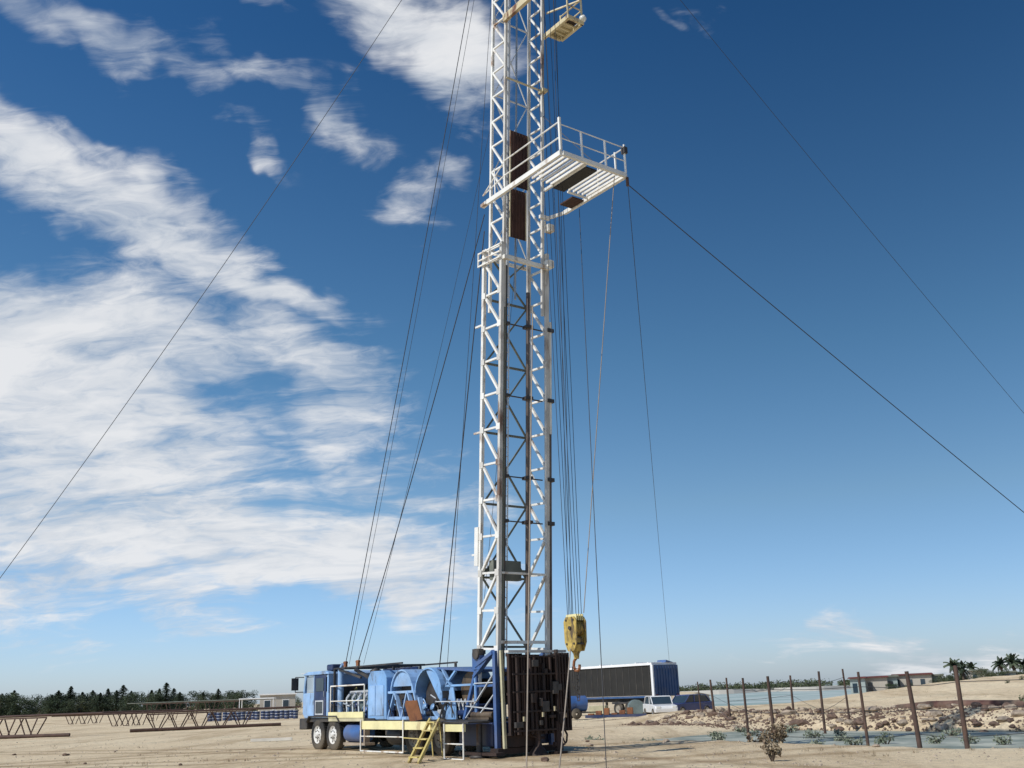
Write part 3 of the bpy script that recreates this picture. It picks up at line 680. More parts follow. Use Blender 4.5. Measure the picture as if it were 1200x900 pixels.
# racking board
RX0, RX1, RY0, RY1, RZ = -4.36, -1.0, -1.52, 1.16, 17.5
mb = MB().bar((RX0, RY1, RZ), (-.45, RY1, RZ), .10, .16).bar((RX0, RY0, RZ), (RX1-.25, RY0, RZ), .10, .14).bar((RX0-.002, RY1-.06, RZ+.003), (RX0-.002, RY0+.06, RZ+.003), .10, .14)
mb.bar((RX1-.25, RY0, RZ), (RX1+.15, -1.1, RZ-.15), .08, .1).bar((RX1+.1, -1.1, RZ-.2), (RX1+.1, -.7, RZ-.2), .12, .12)
mb.bar((-.45, RY1, RZ+.0), (-.15, RY1, RZ-.03), .16, .10)
rb = mb.build('racking_board', M['white'], rig)
for k in range(5): y = RY1-.24-.19*k; MB().bar((RX0+.07, y, RZ), (RX0+1.75, y, RZ), .05, .08).build('racking_finger', M['white'], rb)
for k in range(5): y = RY0+.17+.19*k; MB().bar((RX0+.07, y, RZ), (RX0+1.75, y, RZ), .05, .08).build('racking_finger', M['white'], rb)
fg = MB().bar((RX0+.12, .07, RZ), (RX0+2.2, .07, RZ), .08, .09).bar((RX0+1.85, -1.5, RZ-.01), (RX0+1.85, -.62, RZ-.01), .06); fg.build('board_joist', M['white'], rb)
MB().b2(RX0+.25, RX0+1.9, -.50, -.04, RZ-.03, RZ+.02).build('hatch_plate', M['hatch'], rb)
MB().b2(RX0+2.05, RX0+2.7, -1.5, -.98, RZ-.03, RZ+.02).build('hatch_plate', M['windboard'], rb)
rl = MB()
H1 = 1.12
posts = [(RX0, RY1, 1.22), (RX0, .30, 1.0), (RX0, -.68, 1.0), (RX0, RY0, 1.12), (RX0+.45, RY0, 1.05)]
for x, y, h in posts: MB().bar((x, y, RZ+.095), (x, y, RZ+h), .075 if y == RY1 else .05).build('rail_post', M['white'], rb)
rl = MB()
for z in (.55, 1.08):
    rl.tube((RX0, RY1, RZ+z), (-1.45, RY1, RZ+z), .026, 6)
for x in (-1.45, -.9): rl.tube((x, RY1, RZ+.1), (x, RY1, RZ+1.05), .024, 6)
rl.tube((-1.45, RY1, RZ+1.05), (-.2, RY1, RZ+.35), .024, 6).tube((-1.45, RY1, RZ+.55), (-.2, RY1, RZ+.35), .024, 6)
rl.tube((RX0, RY0, RZ+1.0), (RX0+1.3, RY0, RZ+1.0), .024, 6).tube((RX0+1.3, RY0, RZ+1.0), (RX0+1.35, RY0, RZ+.08), .024, 6)
rl.build('side_rail', M['white'], rb)
for z in (.52, 1.0): MB().tube((RX0, RY1, RZ+z), (RX0, RY0, RZ+z), .02, 6).build('end_rail', M['silver'], rb)
MB().box((RX0, RY0, RZ+.9), (.16, .14, .22)).tube((RX0, RY0-.04, RZ-.35), (RX0, RY0-.04, RZ-.05), .05).build('line_pulley', M['darksteel'], rb)
MB().bar((RX0+.5, RY0, RZ), MP(0, -.8, 19.8), .02).build('board_stay', M['wire'], rb)
# upper basket and cream beam
BZ = 24.2
MB().bar((-1.35, .86, BZ+.05), (-3.6, .86, BZ+.05), .13, .26).build('crown_beam', M['cream'], rig)
mb = MB().bar((-1.35, -.88, BZ), (-2.75, -.88, BZ), .10, .16).bar((-1.6, -1.5, BZ), (-2.75, -1.5, BZ), .10, .14).bar((-2.75, -.83, BZ), (-2.75, -1.55, BZ), .10, .14).bar((-1.6, -.93, BZ), (-1.6, -1.45, BZ), .10, .14)
for k in range(3): mb.bar((-1.85-.28*k, -.93, BZ), (-1.85-.28*k, -1.45, BZ), .06, .06)
mb.b2(-2.3, -1.66, -1.44, -.94, BZ+.05, BZ+.10)
bk = mb.build('crown_basket', M['cream'], rig)
MB().b2(-2.62, -2.34, -1.4, -1.0, BZ+.04, BZ+.09).build('hatch_plate', M['darkrust'], bk)
rl = MB()
for x, y in ((-2.75, -.86), (-1.62, -1.5), (-2.75, -1.5)): rl.bar((x, y, BZ+.07), (x, y, BZ+1.0), .05)
for z in (.95, .5): rl.tube((-1.62, -1.5, BZ+z), (-2.75, -1.5, BZ+z), .025).tube((-2.75, -1.5, BZ+z), (-2.75, -.86, BZ+z), .025)
rl.bar((-1.5, -.95, BZ+.95), (-2.75, -1.5, BZ+.95), .05); rl.build('basket_rail', M['cream'], bk)
MB().lathe([(0, .05), (.10, .04), (.14, -.06), (.07, -.16)], (-2.85, -1.5, BZ+.1), (-.5, -.3, -.5), 14).build('flood_lamp', M['lamp'], rig)
mb = MB().bar(MP(0, .8, 20.75), MP(0, -.8, 20.75), .05).box(MP(0, -.78, 20.75), (.3, .2, .12)); mb.build('cross_member', M['cream'], rig)
# crown block
mb = MB()
for b in (.8, -.8): mb.bar(MP(.9, b, HT), MP(-1.1, b, HT), .16, .22)
for a in (.84, .06, -.9): mb.bar(MP(a, -.72, HT+.02), MP(a, .72, HT+.02), .14, .2)
cb = mb.build('crown_block', M['white2'], rig)
mb = MB()
for k in range(5): mb.tube(MP(-.55, -.36+.18*k, HT+.35), MP(-.55, -.28+.18*k, HT+.35), .42, 22)
mb.tube(MP(-.55, -.6, HT+.35), MP(-.55, .6, HT+.35), .08).box(MP(-.55, -.6, HT+.22), (.3, .08, .5)).box(MP(-.55, .6, HT+.22), (.3, .08, .5)); mb.build('crown_sheave', M['hookyellow'], cb)

# ------------------------------------------------------------------ travelling block
B0 = V((1.56, 30.05, 0))
tb = empty('travelling_block', (B0.x, B0.y, 1.5), math.atan2(.8, -.6))
tag(tb, 'grimy yellow travelling block with hook hanging beside the rear of the mast', 'pulley block')
tb.scale = (.88, .88, .88); tb.location.z = 1.78
pr = [(-.16, 1.25), (.16, 1.25), (.27, 1.5), (.27, 2.25), (.20, 2.32), (-.20, 2.32), (-.27, 2.25), (-.27, 1.5)]
for s in (-1, 1):
    MB().prism([(b, a) for b, a in [(-.16, 1.22), (.16, 1.22), (.30, 1.50), (.32, 2.15), (.22, 2.30), (-.22, 2.30), (-.32, 2.15), (-.30, 1.50)]], s*.20-.02, s*.20+.02).build('cheek_plate', M['hookyellow'], tb, .008)
mb = MB()
for k in range(4): mb.lathe([(.05, -.03), (.27, -.034), (.24, 0), (.27, .034), (.05, .03)], (0, -.12+.08*k, 1.95), (0, 1, 0), 26)
mb.build('sheave', M['hookyellow'], tb)
mb = MB().tube((0, -.26, 1.95), (0, .26, 1.95), .06, 12)
for x in (-.18, .18): mb.tube((x, -.245, 1.45), (x, .245, 1.45), .035, 8).tube((x, -.245, 2.2), (x, .245, 2.2), .035, 8)
mb.build('sheave_pin', M['darksteel'], tb)
mb = MB()
for k in range(4): mb.b2(-.26, .26, -.15+.09*k, -.12+.09*k, 2.18, 2.38)
mb.build('line_guard', M['paleyellow'], tb)
MB().b2(-.18, .18, -.17, .17, 1.48, 1.62).lathe([(.20, .0), (.18, -.22), (.10, -.34), (.08, -.5)], (0, 0, 1.48), (0, 0, 1), 18).build('hook_body', M['hookyellow'], tb)
hk = [V((.0, 0, 1.02)), V((.13, 0, .92)), V((.17, 0, .76)), V((.10, 0, .62)), V((-.03, 0, .60)), V((-.12, 0, .68)), V((-.13, 0, .80))]
m_ = MB(); m_.path(hk, .045, 8); m_.tube((0, 0, 1.0), (0, 0, 1.12), .08); m_.build('hook', M['rust'], tb)
m_ = MB()
for k in range(9):
    z = .62-k*.11; a = (k % 2)*math.pi/2; ca, sa = math.cos(a)*.05, math.sin(a)*.05
    m_.path([V((ca, sa, z+.07)), V((ca, sa, z-.05)), V((-ca, -sa, z-.05)), V((-ca, -sa, z+.07)), V((ca, sa, z+.07))], .014, 5)
m_.path([V((.1, .1, .75)), V((.16, .12, .3)), V((.04, .02, -.2))], .02, 5)
m_.build('chain', M['darksteel'], tb)

# ------------------------------------------------------------------ lines
def cable(name, p, q, r, m, label, cat, group=None, sag=0., n=20):
    p = V(p); q = V(q); pts = []
    for k in range(n+1):
        t = k/n; c = p.lerp(q, t); c.z -= sag*4*t*(1-t); pts.append(c)
    vs = []; fs = []; K = 5
    for k, c in enumerate(pts):
        d = (pts[min(k+1, n)]-pts[max(k-1, 0)]).normalized(); u = V((0, 0, 1)) if abs(d.z) < .95 else V((1, 0, 0))
        a = d.cross(u).normalized(); b = a.cross(d)
        for j in range(K): t = 2*math.pi*j/K; vs.append(c+a*r*math.cos(t)+b*r*math.sin(t))
    for k in range(n):
        for j in range(K): fs.append((k*K+j, k*K+(j+1) % K, (k+1)*K+(j+1) % K, (k+1)*K+j))
    o = MB().add(vs, fs, True).build(name, m); tag(o, label, cat, group); return o
def MW(a, b, h): v = MP(a, b, h); return W(v.x, v.y, v.z)
gg = 'guy wires staying the mast'
cable('guy_wire', MW(.9, .85, HT), G(-170, 903), .011, M['wire'], 'long dark guy wire sweeping down across the clouds to the far left', 'guy wire', gg, .9, 40)
cable('guy_wire', W(RX0, RY0-.05, RZ-.3), G(1495, 838), .0155, M['wire'], 'thick dark guy wire running right from the corner of the railed platform', 'guy wire', gg, .15, 40)
cable('guy_wire', MW(-.9, -.85, HT), G(1500, 829), .009, M['wire'], 'upper right guy wire coming from above the picture and crossing empty blue sky', 'guy wire', gg, .6, 40)
cable('guy_wire', MW(.9, .8, HT), W(9.3, 1.15, 3.0), .015, M['wire'], 'guy wire tied nearest the cab, outermost of the lines over the truck', 'guy wire', gg, .35, 30)
cable('guy_wire', MW(.9, .6, HT), W(9.2, 1.05, 3.0), .008, M['wire'], 'thin wire running just inside the outermost line over the truck to the same tie point', 'guy wire', gg, .5, 30)
cable('guy_wire', MW(1.0, .95, 16), W(8.35, 1.15, 3.0), .017, M['wire'], 'guy wire from platform height down to the second tie point behind the cab', 'guy wire', gg, .25, 30)
cable('guy_wire', MW(1.0, .6, 20), W(8.2, 1.0, 2.95), .007, M['wire'], 'thin wire from above the platform to the engine frame behind the cab', 'guy wire', gg, .4, 30)
cable('guy_wire', MW(1.0, .95, 15.4), W(3.3, .9, 2.66), .018, M['wire'], 'wire dropping steeply onto the blue drum guard in the middle of the truck', 'guy wire', gg, .05, 20)
cable('guy_wire', MW(1.0, .8, 24), W(3.15, .7, 2.66), .009, M['wire'], 'upper of the two steep wires that meet over the blue drum guard', 'guy wire', gg, .1, 20)
cable('guy_wire', MW(1.0, -.6, 17), W(3.6, -.8, 2.66), .008, M['wire'], 'faint thin wire behind the two steep ones over the drum guard', 'guy wire', gg, .1, 20)
cable('guy_wire', W(RX0, RY0-.05, RZ-.3), G(789, 827), .011, M['wire'], 'thin wire falling from the railed platform corner to behind the dark trailer', 'guy wire', gg, 1.2, 30)
cable('tag_line', W(RX0+.1, -1.1, RZ-.1), W(-2.75, -.15, 3.9), .013, M['rope'], 'pale tag line slanting from the railed platform down to the yellow block', 'rope')
cable('tag_line', W(-1.9, -1.62, RZ-.1), G(711, 908), .011, M['wire'], 'dark plumb line falling in front of the trailer right of the yellow block', 'rope', None, .2)
cable('drop_line', MW(-.25, -.15, 12.6), G(617, 905), .020, M['rope'], 'brown drop line hanging down in front of the rusty guard panels', 'rope')
cable('drop_line', V((B0.x-.16, B0.y-.05, 2.95)), G(655, 905), .020, M['rope'], 'short pale rope from the yellow block down to the sandy foreground', 'rope', None, .06)
for k in range(6):
    o_ = NN*(-.125+.05*k)*1.0 + DD*(.16 if k % 2 else -.16)
    cable('hoist_line', B0+V((0, 0, 3.75))+o_, W(-2.52, 0, 31.3)+o_*(1.4)+NN*(-.15+.06*k), .009, M['wire'], 'one of the parallel hoist lines running up from the yellow block', 'wire rope', 'hoist lines of the travelling block')
for k, (dx, dy) in enumerate(((-.95, -.3), (-.75, -.5))):
    cable('hoist_line', W(-.7, -1.25-.12*k, 3.0), MW(-.3, -.95-.1*k, 28), .009, M['wire'], 'fine wire rising close along the right leg of the mast', 'wire rope', 'fine wires along the mast leg', 0)

# ------------------------------------------------------------------ stair and sheet by the rig
def stair():
    root = empty('access_stair', W(1.0, 3.5, 0), math.atan2(.8, -.6))
    tag(root, 'yellow portable access stair leaning against the truck walkway', 'stair')
    top = V((.75, -1.42, 1.10)); bot = V((-.62, 0.15, 0.0)); sx = V((.52, .0, 0))
    for s in (0, 1):
        MB().bar(bot+sx*(s-.5), top+sx*(s-.5), .05, .12).build('stringer', M['yellow'], root)
    for k in range(5):
        t = (k+.6)/5; c = bot.lerp(top, t); MB().box(c+V((0, 0, .02)), (.47, .22, .035)).build('tread', M['yellow'], root)
    mb = MB()
    for s in (0, 1): mb.tube(top+sx*(s-.5), top+sx*(s-.5)+V((0, -.1, -1.05)), .02)
    mb.build('prop_leg', M['yellow'], root)
stair()
m_ = MB(); m_.prism([(-.40, -.31), (.36, -.34), (.42, .22), (.30, .33), (-.36, .29)], -.012, .012)
o = m_.build('rusted_sheet', M['rust']); o.location = W(3.85, 1.55, 1.36); o.rotation_euler = (rad(-14), rad(4), math.atan2(.8, -.6)); tag(o, 'brown rusty steel sheet leaning upright on the blue truck walkway', 'steel sheet')
rg = random.Random(77)
for k in range(22):
    a_ = rg.uniform(-.5, .5); Y_ = rg.uniform(28, 46); x_ = a_*Y_
    if abs((x_-C0.x)*NN.x+(Y_-C0.y)*NN.y) < 3 and x_ < 3: continue
    o = MB().rock((0, 0, .03), rg.uniform(.06, .14), 300+k, .5).build('clod', M['rock'] if k % 2 else M['rock2']); o.location = (x_, Y_, hgt(x_, Y_)); tag(o, 'loose clod lying on the open sand of the yard', 'clod', 'clods lying on the sand')
# grounded bits
m_ = MB(); m_.rock((0, 0, .06), .10, 4); o = m_.build('stone', M['rock2']); o.location = G(639, 893); tag(o, 'small dark stone in front of the rig tail jack', 'stone')

# ------------------------------------------------------------------ trailer and vehicles
K = G(768, 838.5); K.z = 0
tr = empty('box_trailer', K, math.atan2(.8, -.6))      # local +x away along the long side, -y across the end
tag(tr, 'long trailer with charcoal side, white roof edge and deep blue rear end', 'trailer')
L_ = 10.6; Wd = 2.45
MB().b2(.05, L_, -Wd+.05, -.04, 1.36, 3.42).build('side_sheet', M['tarp'], tr)
for k in range(15): MB().b2(.35+.7*k, .40+.7*k, -.038, -.02, 1.38, 3.40).build('side_rib', M['black'], tr)
for y in (-.2, -Wd+.2): MB().box((-.15, y, 1.36), (.05, .22, .1)).build('tail_light', M['roofred'], tr)
MB().b2(.1, L_-.1, -.05, -.02, 1.20, 1.34).build('side_rail', M['deepblue'], tr)
m_ = MB(); m_.b2(-.02, L_+.1, -Wd, .06, 3.43, 3.60); 
for k in range(8): m_.b2(.3+1.3*k, .42+1.3*k, -Wd+.02, .04, 3.603, 3.64+.03*math.sin(k*2.))
m_.build('roof', M['trailerwhite'], tr, .02)
MB().b2(-.12, .03, -Wd, -.02, 1.28, 3.42).build('rear_end', M['deepblue'], tr)
m_ = MB()
for k in range(9): m_.b2(-.16, -.122, -Wd+.12+.27*k, -Wd+.18+.27*k, 1.32, 3.38)
m_.build('rear_rib', M['deepblue'], tr)
MB().b2(-.14, .08, -.012, .10, 1.25, 3.44).build('corner_post', M['trailerwhite'], tr)
MB().prism([(-1.3, 3.605), (-Wd+.4, 3.605), (-1.3-.05, 3.78)], -.1, .8, axis='x').build('roof_vent', M['midblue'], tr)
m_ = MB().b2(0, L_, -1.7, -.75, .95, 1.3).b2(1.2, 4.6, -Wd+.1, -.1, .82, .95)
for x in (5.5, 8.6): m_.b2(x, x+.12, -.5, -.35, .0, .95)
m_.build('underframe', M['black'], tr)
for x in (1.6, 2.8, 4.0):
    for y in (-.25, -Wd+.25):
        w_ = MB().lathe([(.28, -.14), (.46, -.13), (.5, -.08), (.5, .08), (.46, .13), (.28, .14)], (x, y, .5), (0, 1, 0), 24).build('wheel', M['rubber'], tr)
        MB().lathe([(.29, .12), (.2, .06), (.1, .1), (0, .12)], (x, y, .5), (0, 1, 0), 18).build('rim', M['mudrim'], w_)
def car(name, loc, rz, body, label, cat, pick=False):
    root = empty(name, loc, rz); tag(root, label, cat); root.scale = (.86, .86, .9)
    lo = [(-2.15, .35), (2.15, .35), (2.2, .62), (2.1, .82), (1.0, .92), (-2.1, .95), (-2.2, .7)]
    b = MB().prism(lo, -.85, .85).build('body', body, root, .05)
    cabp = [(.95, .925), (.45, 1.42), (-.55 if pick else -1.35, 1.44), (-.75 if pick else -1.9, .955)]
    MB().prism(cabp, -.74, .74).build('cabin', M['glassy'], root, .02)
    MB().prism([(.42, 1.43), (.38, 1.49), (-.5 if pick else -1.28, 1.5), (-.56 if pick else -1.36, 1.45)], -.76, .76).build('roof', body, root, .01)
    m_ = MB()
    for s in (-.765, .765):
        m_.bar((.96, s, .93), (.44, s, 1.44), .06); m_.bar((-.1, s, .96), (-.1, s, 1.44), .06); m_.bar((cabp[3][0], s, .95), (cabp[2][0], s, 1.44), .07)
    m_.build('pillar', body, root)
    for x in (-1.35, 1.35):
        for s in (-1, 1):
            w_ = MB().lathe([(.2, -.1), (.3, -.1), (.33, -.06), (.33, .06), (.3, .1), (.2, .1)], (x, s*.80, .33), (0, 1, 0), 22).build('wheel', M['rubber'], root)
            MB().lathe([(.2, s*.09), (.12, s*.06), (0, s*.08)], (x, s*.80, .33), (0, 1, 0), 16).build('rim', M['steel'], w_)
    for s in (-.6, .6): MB().box((2.17, s, .72), (.06, .3, .14)).build('headlight', M['lamp'], root)
    return root
car('parked_car', G(774, 840.5), rad(-84), M['carwhite'], 'small white car parked nose out below the blue end of the long trailer', 'car')
car('parked_car', G(806, 838), rad(216), M['carblue'], 'dark blue car parked right of the small white one', 'car')
# blue tank trailer next to the block
bt = empty('water_trailer', G(672, 843), rad(200)); tag(bt, 'small blue tank trailer on one dark wheel behind the yellow block', 'trailer')
MB().tube((-.9, 0, 1.0), (.9, 0, 1.0), .52, 22).build('tank', M['midblue'], bt, .05)
MB().b2(-1.0, 1.0, -.4, .4, .38, .47).bar((-1.0, 0, .42), (-2.0, 0, .4), .08).build('underframe', M['black'], bt)
for s in (-.6, .6): MB().lathe([(.1, -.1), (.33, -.1), (.36, 0), (.33, .1), (.1, .1)], (0, s, .36), (0, 1, 0), 22).build('wheel', M['rubber'], bt)
cr_ = empty('crate', G(702, 841), rad(-20)); tag(cr_, 'cream crate standing low before the charcoal trailer side', 'crate')
MB().b2(-.6, .6, -.4, .4, .25, .80).build('box', M['boxcream'], cr_, .02); 
m_ = MB()
for x in (-.5, 0, .5): m_.b2(x-.06, x+.06, -.42, .42, .0, .248)
m_.build('skid', M['bark'], cr_)
fb = empty('flat_skid', G(722, 843.5), rad(-12)); tag(fb, 'low rust red and blue steel skid on the sand before the trailer', 'skid')
m_ = MB()
for y in (-.35, .35): m_.bar((-1.9, y, .24), (1.9, y, .24), .12, .16)
m_.build('side_beam', M['navy'], fb)
m_ = MB()
for k in range(6): m_.bar((-1.7+.66*k, -.28, .25), (-1.7+.66*k, .28, .25), .1, .1)
for k in range(6): m_.b2(-1.75+.5*k, -1.4+.5*k, -.2, .2, .325, .42+.15*(k % 3))
m_.build('cross_beam', M['rust'], fb)
tk = empty('steel_drum', G(746, 840.5), 0); tag(tk, 'grey green steel tank lying on its side before the trailer', 'tank')
MB().tube((0, -.5, .62), (0, .7, .62), .52, 26).build('shell', M['tankgrey'], tk, .03)
MB().b2(-.4, .4, -.4, -.25, 0, .2).b2(-.4, .4, .35, .5, 0, .2).build('cradle', M['rust'], tk)

# ------------------------------------------------------------------ fences
def fence(name, pts, label, wires, hs, seed):
    rr = random.Random(seed); P0 = pts[0]; root = empty(name, P0); tag(root, label, 'fence')
    tops = []
    for (p, h) in zip(pts, hs):
        p = V(p); z0 = hgt(p.x, p.y)-.25; lean = V((rr.uniform(-.10, .03), rr.uniform(-.05, .05), 0))
        r = rr.uniform(.045, .07)
        m_ = MB(); a = p-P0; a.z = z0-P0.z
        top = V((a.x, a.y, h))+lean; mid = a.lerp(top, .5)-lean*.12
        m_.tube(a, mid, r*1.1, 7, r).tube(mid, top, r, 7, r*.85)
        m_.build('post', M['post'], root); tops.append((a, top))
    m_ = MB()
    for f_ in wires:
        for (a, t), (a2, t2) in zip(tops, tops[1:]):
            p = a.lerp(t, f_); q = a2.lerp(t2, f_); c = (p+q)/2; c.z -= .04
            m_.path([p, c, q], .009, 4)
    m_.build('wire', M['wire'], root)
ps = [V((13.9, 25.9, 0)), G(1133, 873), G(1078, 872), G(1017, 870), G(908, 866), G(877, 861), G(838, 846), G(822, 839)]
fence('wire_fence', ps, 'wire fence on leaning dark posts along the near edge of the ditch', (.35, .6, .85), [2.1, 2.1, 2.0, 2.05, 2.05, 2.05, 2.15, 2.15], 5)
ps2 = [G(996, 848), G(966, 852), G(931, 845), G(856, 847)]
fence('wire_fence', ps2, 'second fence of thin grey posts standing beyond the ditch water', (.5, .85), [2.35, 2.25, 2.2, 2.2], 9)

# ------------------------------------------------------------------ ditch bank: stones, pipe, weeds
rr = random.Random(21)
def gz(x, y): return hgt(x, y)
cnt = 0
rocks = []
variants = []
for k in range(6):
    o = MB().rock((0, 0, 0), 1.0, 100+k, .7).build('rock', M['rock'] if k % 2 else M['rock2']); variants.append(o)
first = set()
for k in range(290):
    q = rr.uniform(38.6, 43.6); r = rr.uniform(10, 43); x, y = qr(q, r)
    s = rr.choice((.08, .10, .13, .16, .2))*rr.uniform(.8, 1.2)
    v = variants[k % 6]
    if k < 6: o = v
    else: o = v.copy(); col.objects.link(o)
    o.location = (x, y, gz(x, y)+s*.25); o.scale = (s*rr.uniform(.8, 1.5), s*rr.uniform(.8, 1.3), s); o.rotation_euler = (0, 0, rr.uniform(0, 6.28))
    tag(o, 'rough stone of the tumbled bank across the ditch', 'rock', 'stones tumbled along the far ditch bank')
# rusty pipeline on top of the bank
pts = []
for k in range(26):
    r = -12+42*k/25; x, y = qr(44.2+.3*math.sin(k*.6), r); pts.append(V((x, y, gz(x, y)+.06+.05*math.sin(k*1.7))))
m_ = MB()
for k_ in range(4500):
    q = rr.uniform(38.4, 44.0); r = rr.uniform(8, 43); x, y = qr(q, r); s_ = rr.uniform(.03, .09); z = gz(x, y)
    vs = [V((x+s_*math.cos(t)*rr.uniform(.7, 1.3), y+s_*math.sin(t)*rr.uniform(.7, 1.3), z-.01)) for t in (0, 1.57, 3.14, 4.71)]+[V((x, y, z+s_*.9))]
    m_.add(vs, [(0, 1, 4), (1, 2, 4), (2, 3, 4), (3, 0, 4)])
o = m_.build('rubble', M['rock2']); tag(o, 'small broken rubble between the stones of the far bank', 'rubble', kind='stuff')
m_ = MB(); m_.path(pts, .21, 10); o = m_.build('pipeline', M['redpipe']); tag(o, 'dark red rusty pipeline lying along the top of the far bank', 'pipeline')
def scrub(name, loc, n, h, m, label, cat, seed, group=None, w=.5):
    rr = random.Random(seed); root = empty(name, loc); tag(root, label, cat, group)
    st = MB(); lf = MB()
    for k in range(n):
        a = rr.uniform(0, 6.28); d = rr.uniform(.1, w); p = V((0, 0, -.05)); q = V((math.cos(a)*d, math.sin(a)*d, h*rr.uniform(.5, 1)))
        c = (p+q)/2+V((rr.uniform(-.08, .08), rr.uniform(-.08, .08), .08)); st.path([p, c, q], .012, 4)
        clump_cloud(lf, q, .14, .14, .14, 14, .05, rr); clump_cloud(lf, c, .1, .1, .1, 6, .04, rr)
    st.build('stem', M['bark'], root); lf.build('foliage', m, root); return root
def on(px, py): p = G(px, py); p.z = hgt(p.x, p.y); return p
scrub('dry_bush', on(898, 868), 26, .62, M['dry'], 'tall dry brown bush at the near corner of the ditch', 'bush', 1, None, .55)
scrub('dry_bush', on(905, 893), 9, .38, M['dry'], 'tiny dark dead plant alone on the sand in front of the fence', 'plant', 2, None, .14)
scrub('dry_bush', on(915, 870), 16, .6, M['dry'], 'low dry tuft right beside the tall brown bush', 'bush', 3, None, .4)
m_ = MB().rock((0, 0, .12), .4, 77, .5); o = m_.build('boulder', M['plank']); o.location = on(880, 866); tag(o, 'flat pale boulder at the ditch edge left of the brown bush', 'boulder')
k = 0
for (q, r) in [(rr.uniform(28.3, 38.5), rr.uniform(14, 34)) for _ in range(26)]:
    x, y = qr(q, r)
    scrub('reed_clump', (x, y, -.30), 8, rr.uniform(.12, .30), M['reed'], 'pale green weed clump growing in the shallow ditch water', 'weeds', 40+k, 'weed clumps in the ditch', .35); k += 1
k = 0
for (px, py) in [(1150, 836), (1180, 838), (1165, 836), (1195, 836)]:
    q = 42.5+rr.uniform(-1.5, 1); d = sight(px, 450); 
    t = q/(.8*d.x+.6*d.y); x, y = d.x*t, d.y*t
    scrub('green_shrub', (x, y, gz(x, y)), 22, rr.uniform(.4, .7), M['leaf'], 'low dark green shrub among the stones of the far bank', 'shrub', 80+k, 'shrubs on the far bank', .7); k += 1
# loose stones and grit over the yard
m_ = MB(); rr = random.Random(11)
for k in range(2600):
    a = rr.uniform(-.60, .60); Y = 24+rr.random()**1.6*40; x = a*Y; s = rr.uniform(.015, .05)*(1 if rr.random() < .95 else 1.8)
    if -1.5 < (x-C0.x)*DD.x+(Y-C0.y)*DD.y < 13.2 and abs((x-C0.x)*NN.x+(Y-C0.y)*NN.y) < 1.5: continue
    z = gz(x, Y); vs = [V((x+s*math.cos(t)*rr.uniform(.7, 1.3), Y+s*math.sin(t)*rr.uniform(.7, 1.3), z-.005)) for t in (0, 1.57, 3.14, 4.71)]+[V((x, Y, z+s*.7))]
    m_.add(vs, [(0, 1, 4), (1, 2, 4), (2, 3, 4), (3, 0, 4)])
o = m_.build('gravel', M['rock']); tag(o, 'scattered loose grit and pebbles over the sandy yard', 'gravel', kind='stuff')
m_ = MB()
for k in range(420):
    a = rr.uniform(-.60, .60); Y = 26+rr.random()*55; x = a*Y
    if mnoise.noise(V((x*.12, Y*.12, 8))) < .05: continue
    z = gz(x, Y)
    for j in range(10):
        t = rr.uniform(0, 6.28); l = rr.uniform(.05, .13); b_ = V((x+rr.uniform(-.12, .12), Y+rr.uniform(-.12, .12), z)); e = V((math.cos(t), math.sin(t), 0))
        m_.add([b_-e*.008, b_+e*.008, b_+V((math.cos(t+1)*l*.5, math.sin(t+1)*l*.5, l))], [(0, 1, 2)])
o = m_.build('dry_grass', M['dry']); tag(o, 'thin dry grass tufts scattered over the sand', 'grass', kind='stuff')

# ------------------------------------------------------------------ pipe racks on the left
def pipe_rack(a, b, zt, nV, label, pipes, seed, skid=True, w=.9, over=(2, 2), pm=None, plabel=None):
    a = V(a); b = V(b); a.z = b.z = 0; d = b-a; L = d.length; rz = math.atan2(d.y, d.x); rr = random.Random(seed)
    root = empty('pipe_rack', a, rz); tag(root, label, 'pipe rack', 'pipe racks in the yard')
    m_ = MB()
    for y in (0, w): m_.bar((0, y, zt), (L, y, zt), .09, .09)
    m_.build('top_beam', M['rustpipe'], root)
    for k in range(nV):
        x = L*(k+.5)/nV; s = .62
        m_ = MB()
        for y in (0, w):
            j1, j2 = rr.uniform(-.12, .12), rr.uniform(-.12, .12); m_.tube((x-s*1.15+j1, y, zt-.05), (x-s*.25, y, .10), .045, 6); m_.tube((x+s*1.15+j2, y, zt-.05), (x+s*.25, y, .10), .045, 6)
        m_.bar((x-s*.25, 0, .12), (x-s*.25, w, .12), .07)
        m_.build('leg', M['rustpipe'], root)
    if skid:
        m_ = MB(); m_.tube((-1.2, 0, .12), (L+2.2, 0, .12), .12, 8); m_.build('ground_skid', M['rustpipe'], root)
    for k in range(pipes):
        y = -.1+(w+.2)*(k+.5)/pipes; o = MB().tube((-over[0]-rr.uniform(0, 1.2), y, 0), (L+over[1]+rr.uniform(0, 1.5), y, rr.uniform(-.04, .04)), .058, 8).build('rusty_pipe', pm or M['rustpipe'])
        o.location = (a.x, a.y, zt+.14+(.15 if k % 2 else 0)*0); o.rotation_euler.z = rz
        tag(o, plabel or 'long rusty pipe lying on the yard racks', 'pipe', 'pipes on ' + label)
pipe_rack(G(-60, 868), G(45, 864.5), 1.30, 4, 'rusty pipe rack at the picture edge with splayed legs', 5, 1, over=(2, 3), plabel='rusty pipe on the near rack that leaves the picture edge')
pipe_rack(G(172, 857.5), G(296, 852), 1.22, 5, 'long rusty rack with a skid pipe along the ground', 6, 2, over=(6, 2.5), plabel='rusty pipe on the long rack that has a ground skid')
pipe_rack(G(133, 852.5), G(172, 850.5), 1.25, 3, 'short rusty rack just behind the end of the long one', 4, 3, False, over=(5, 4), plabel='rusty pipe on the short rack behind the long one')
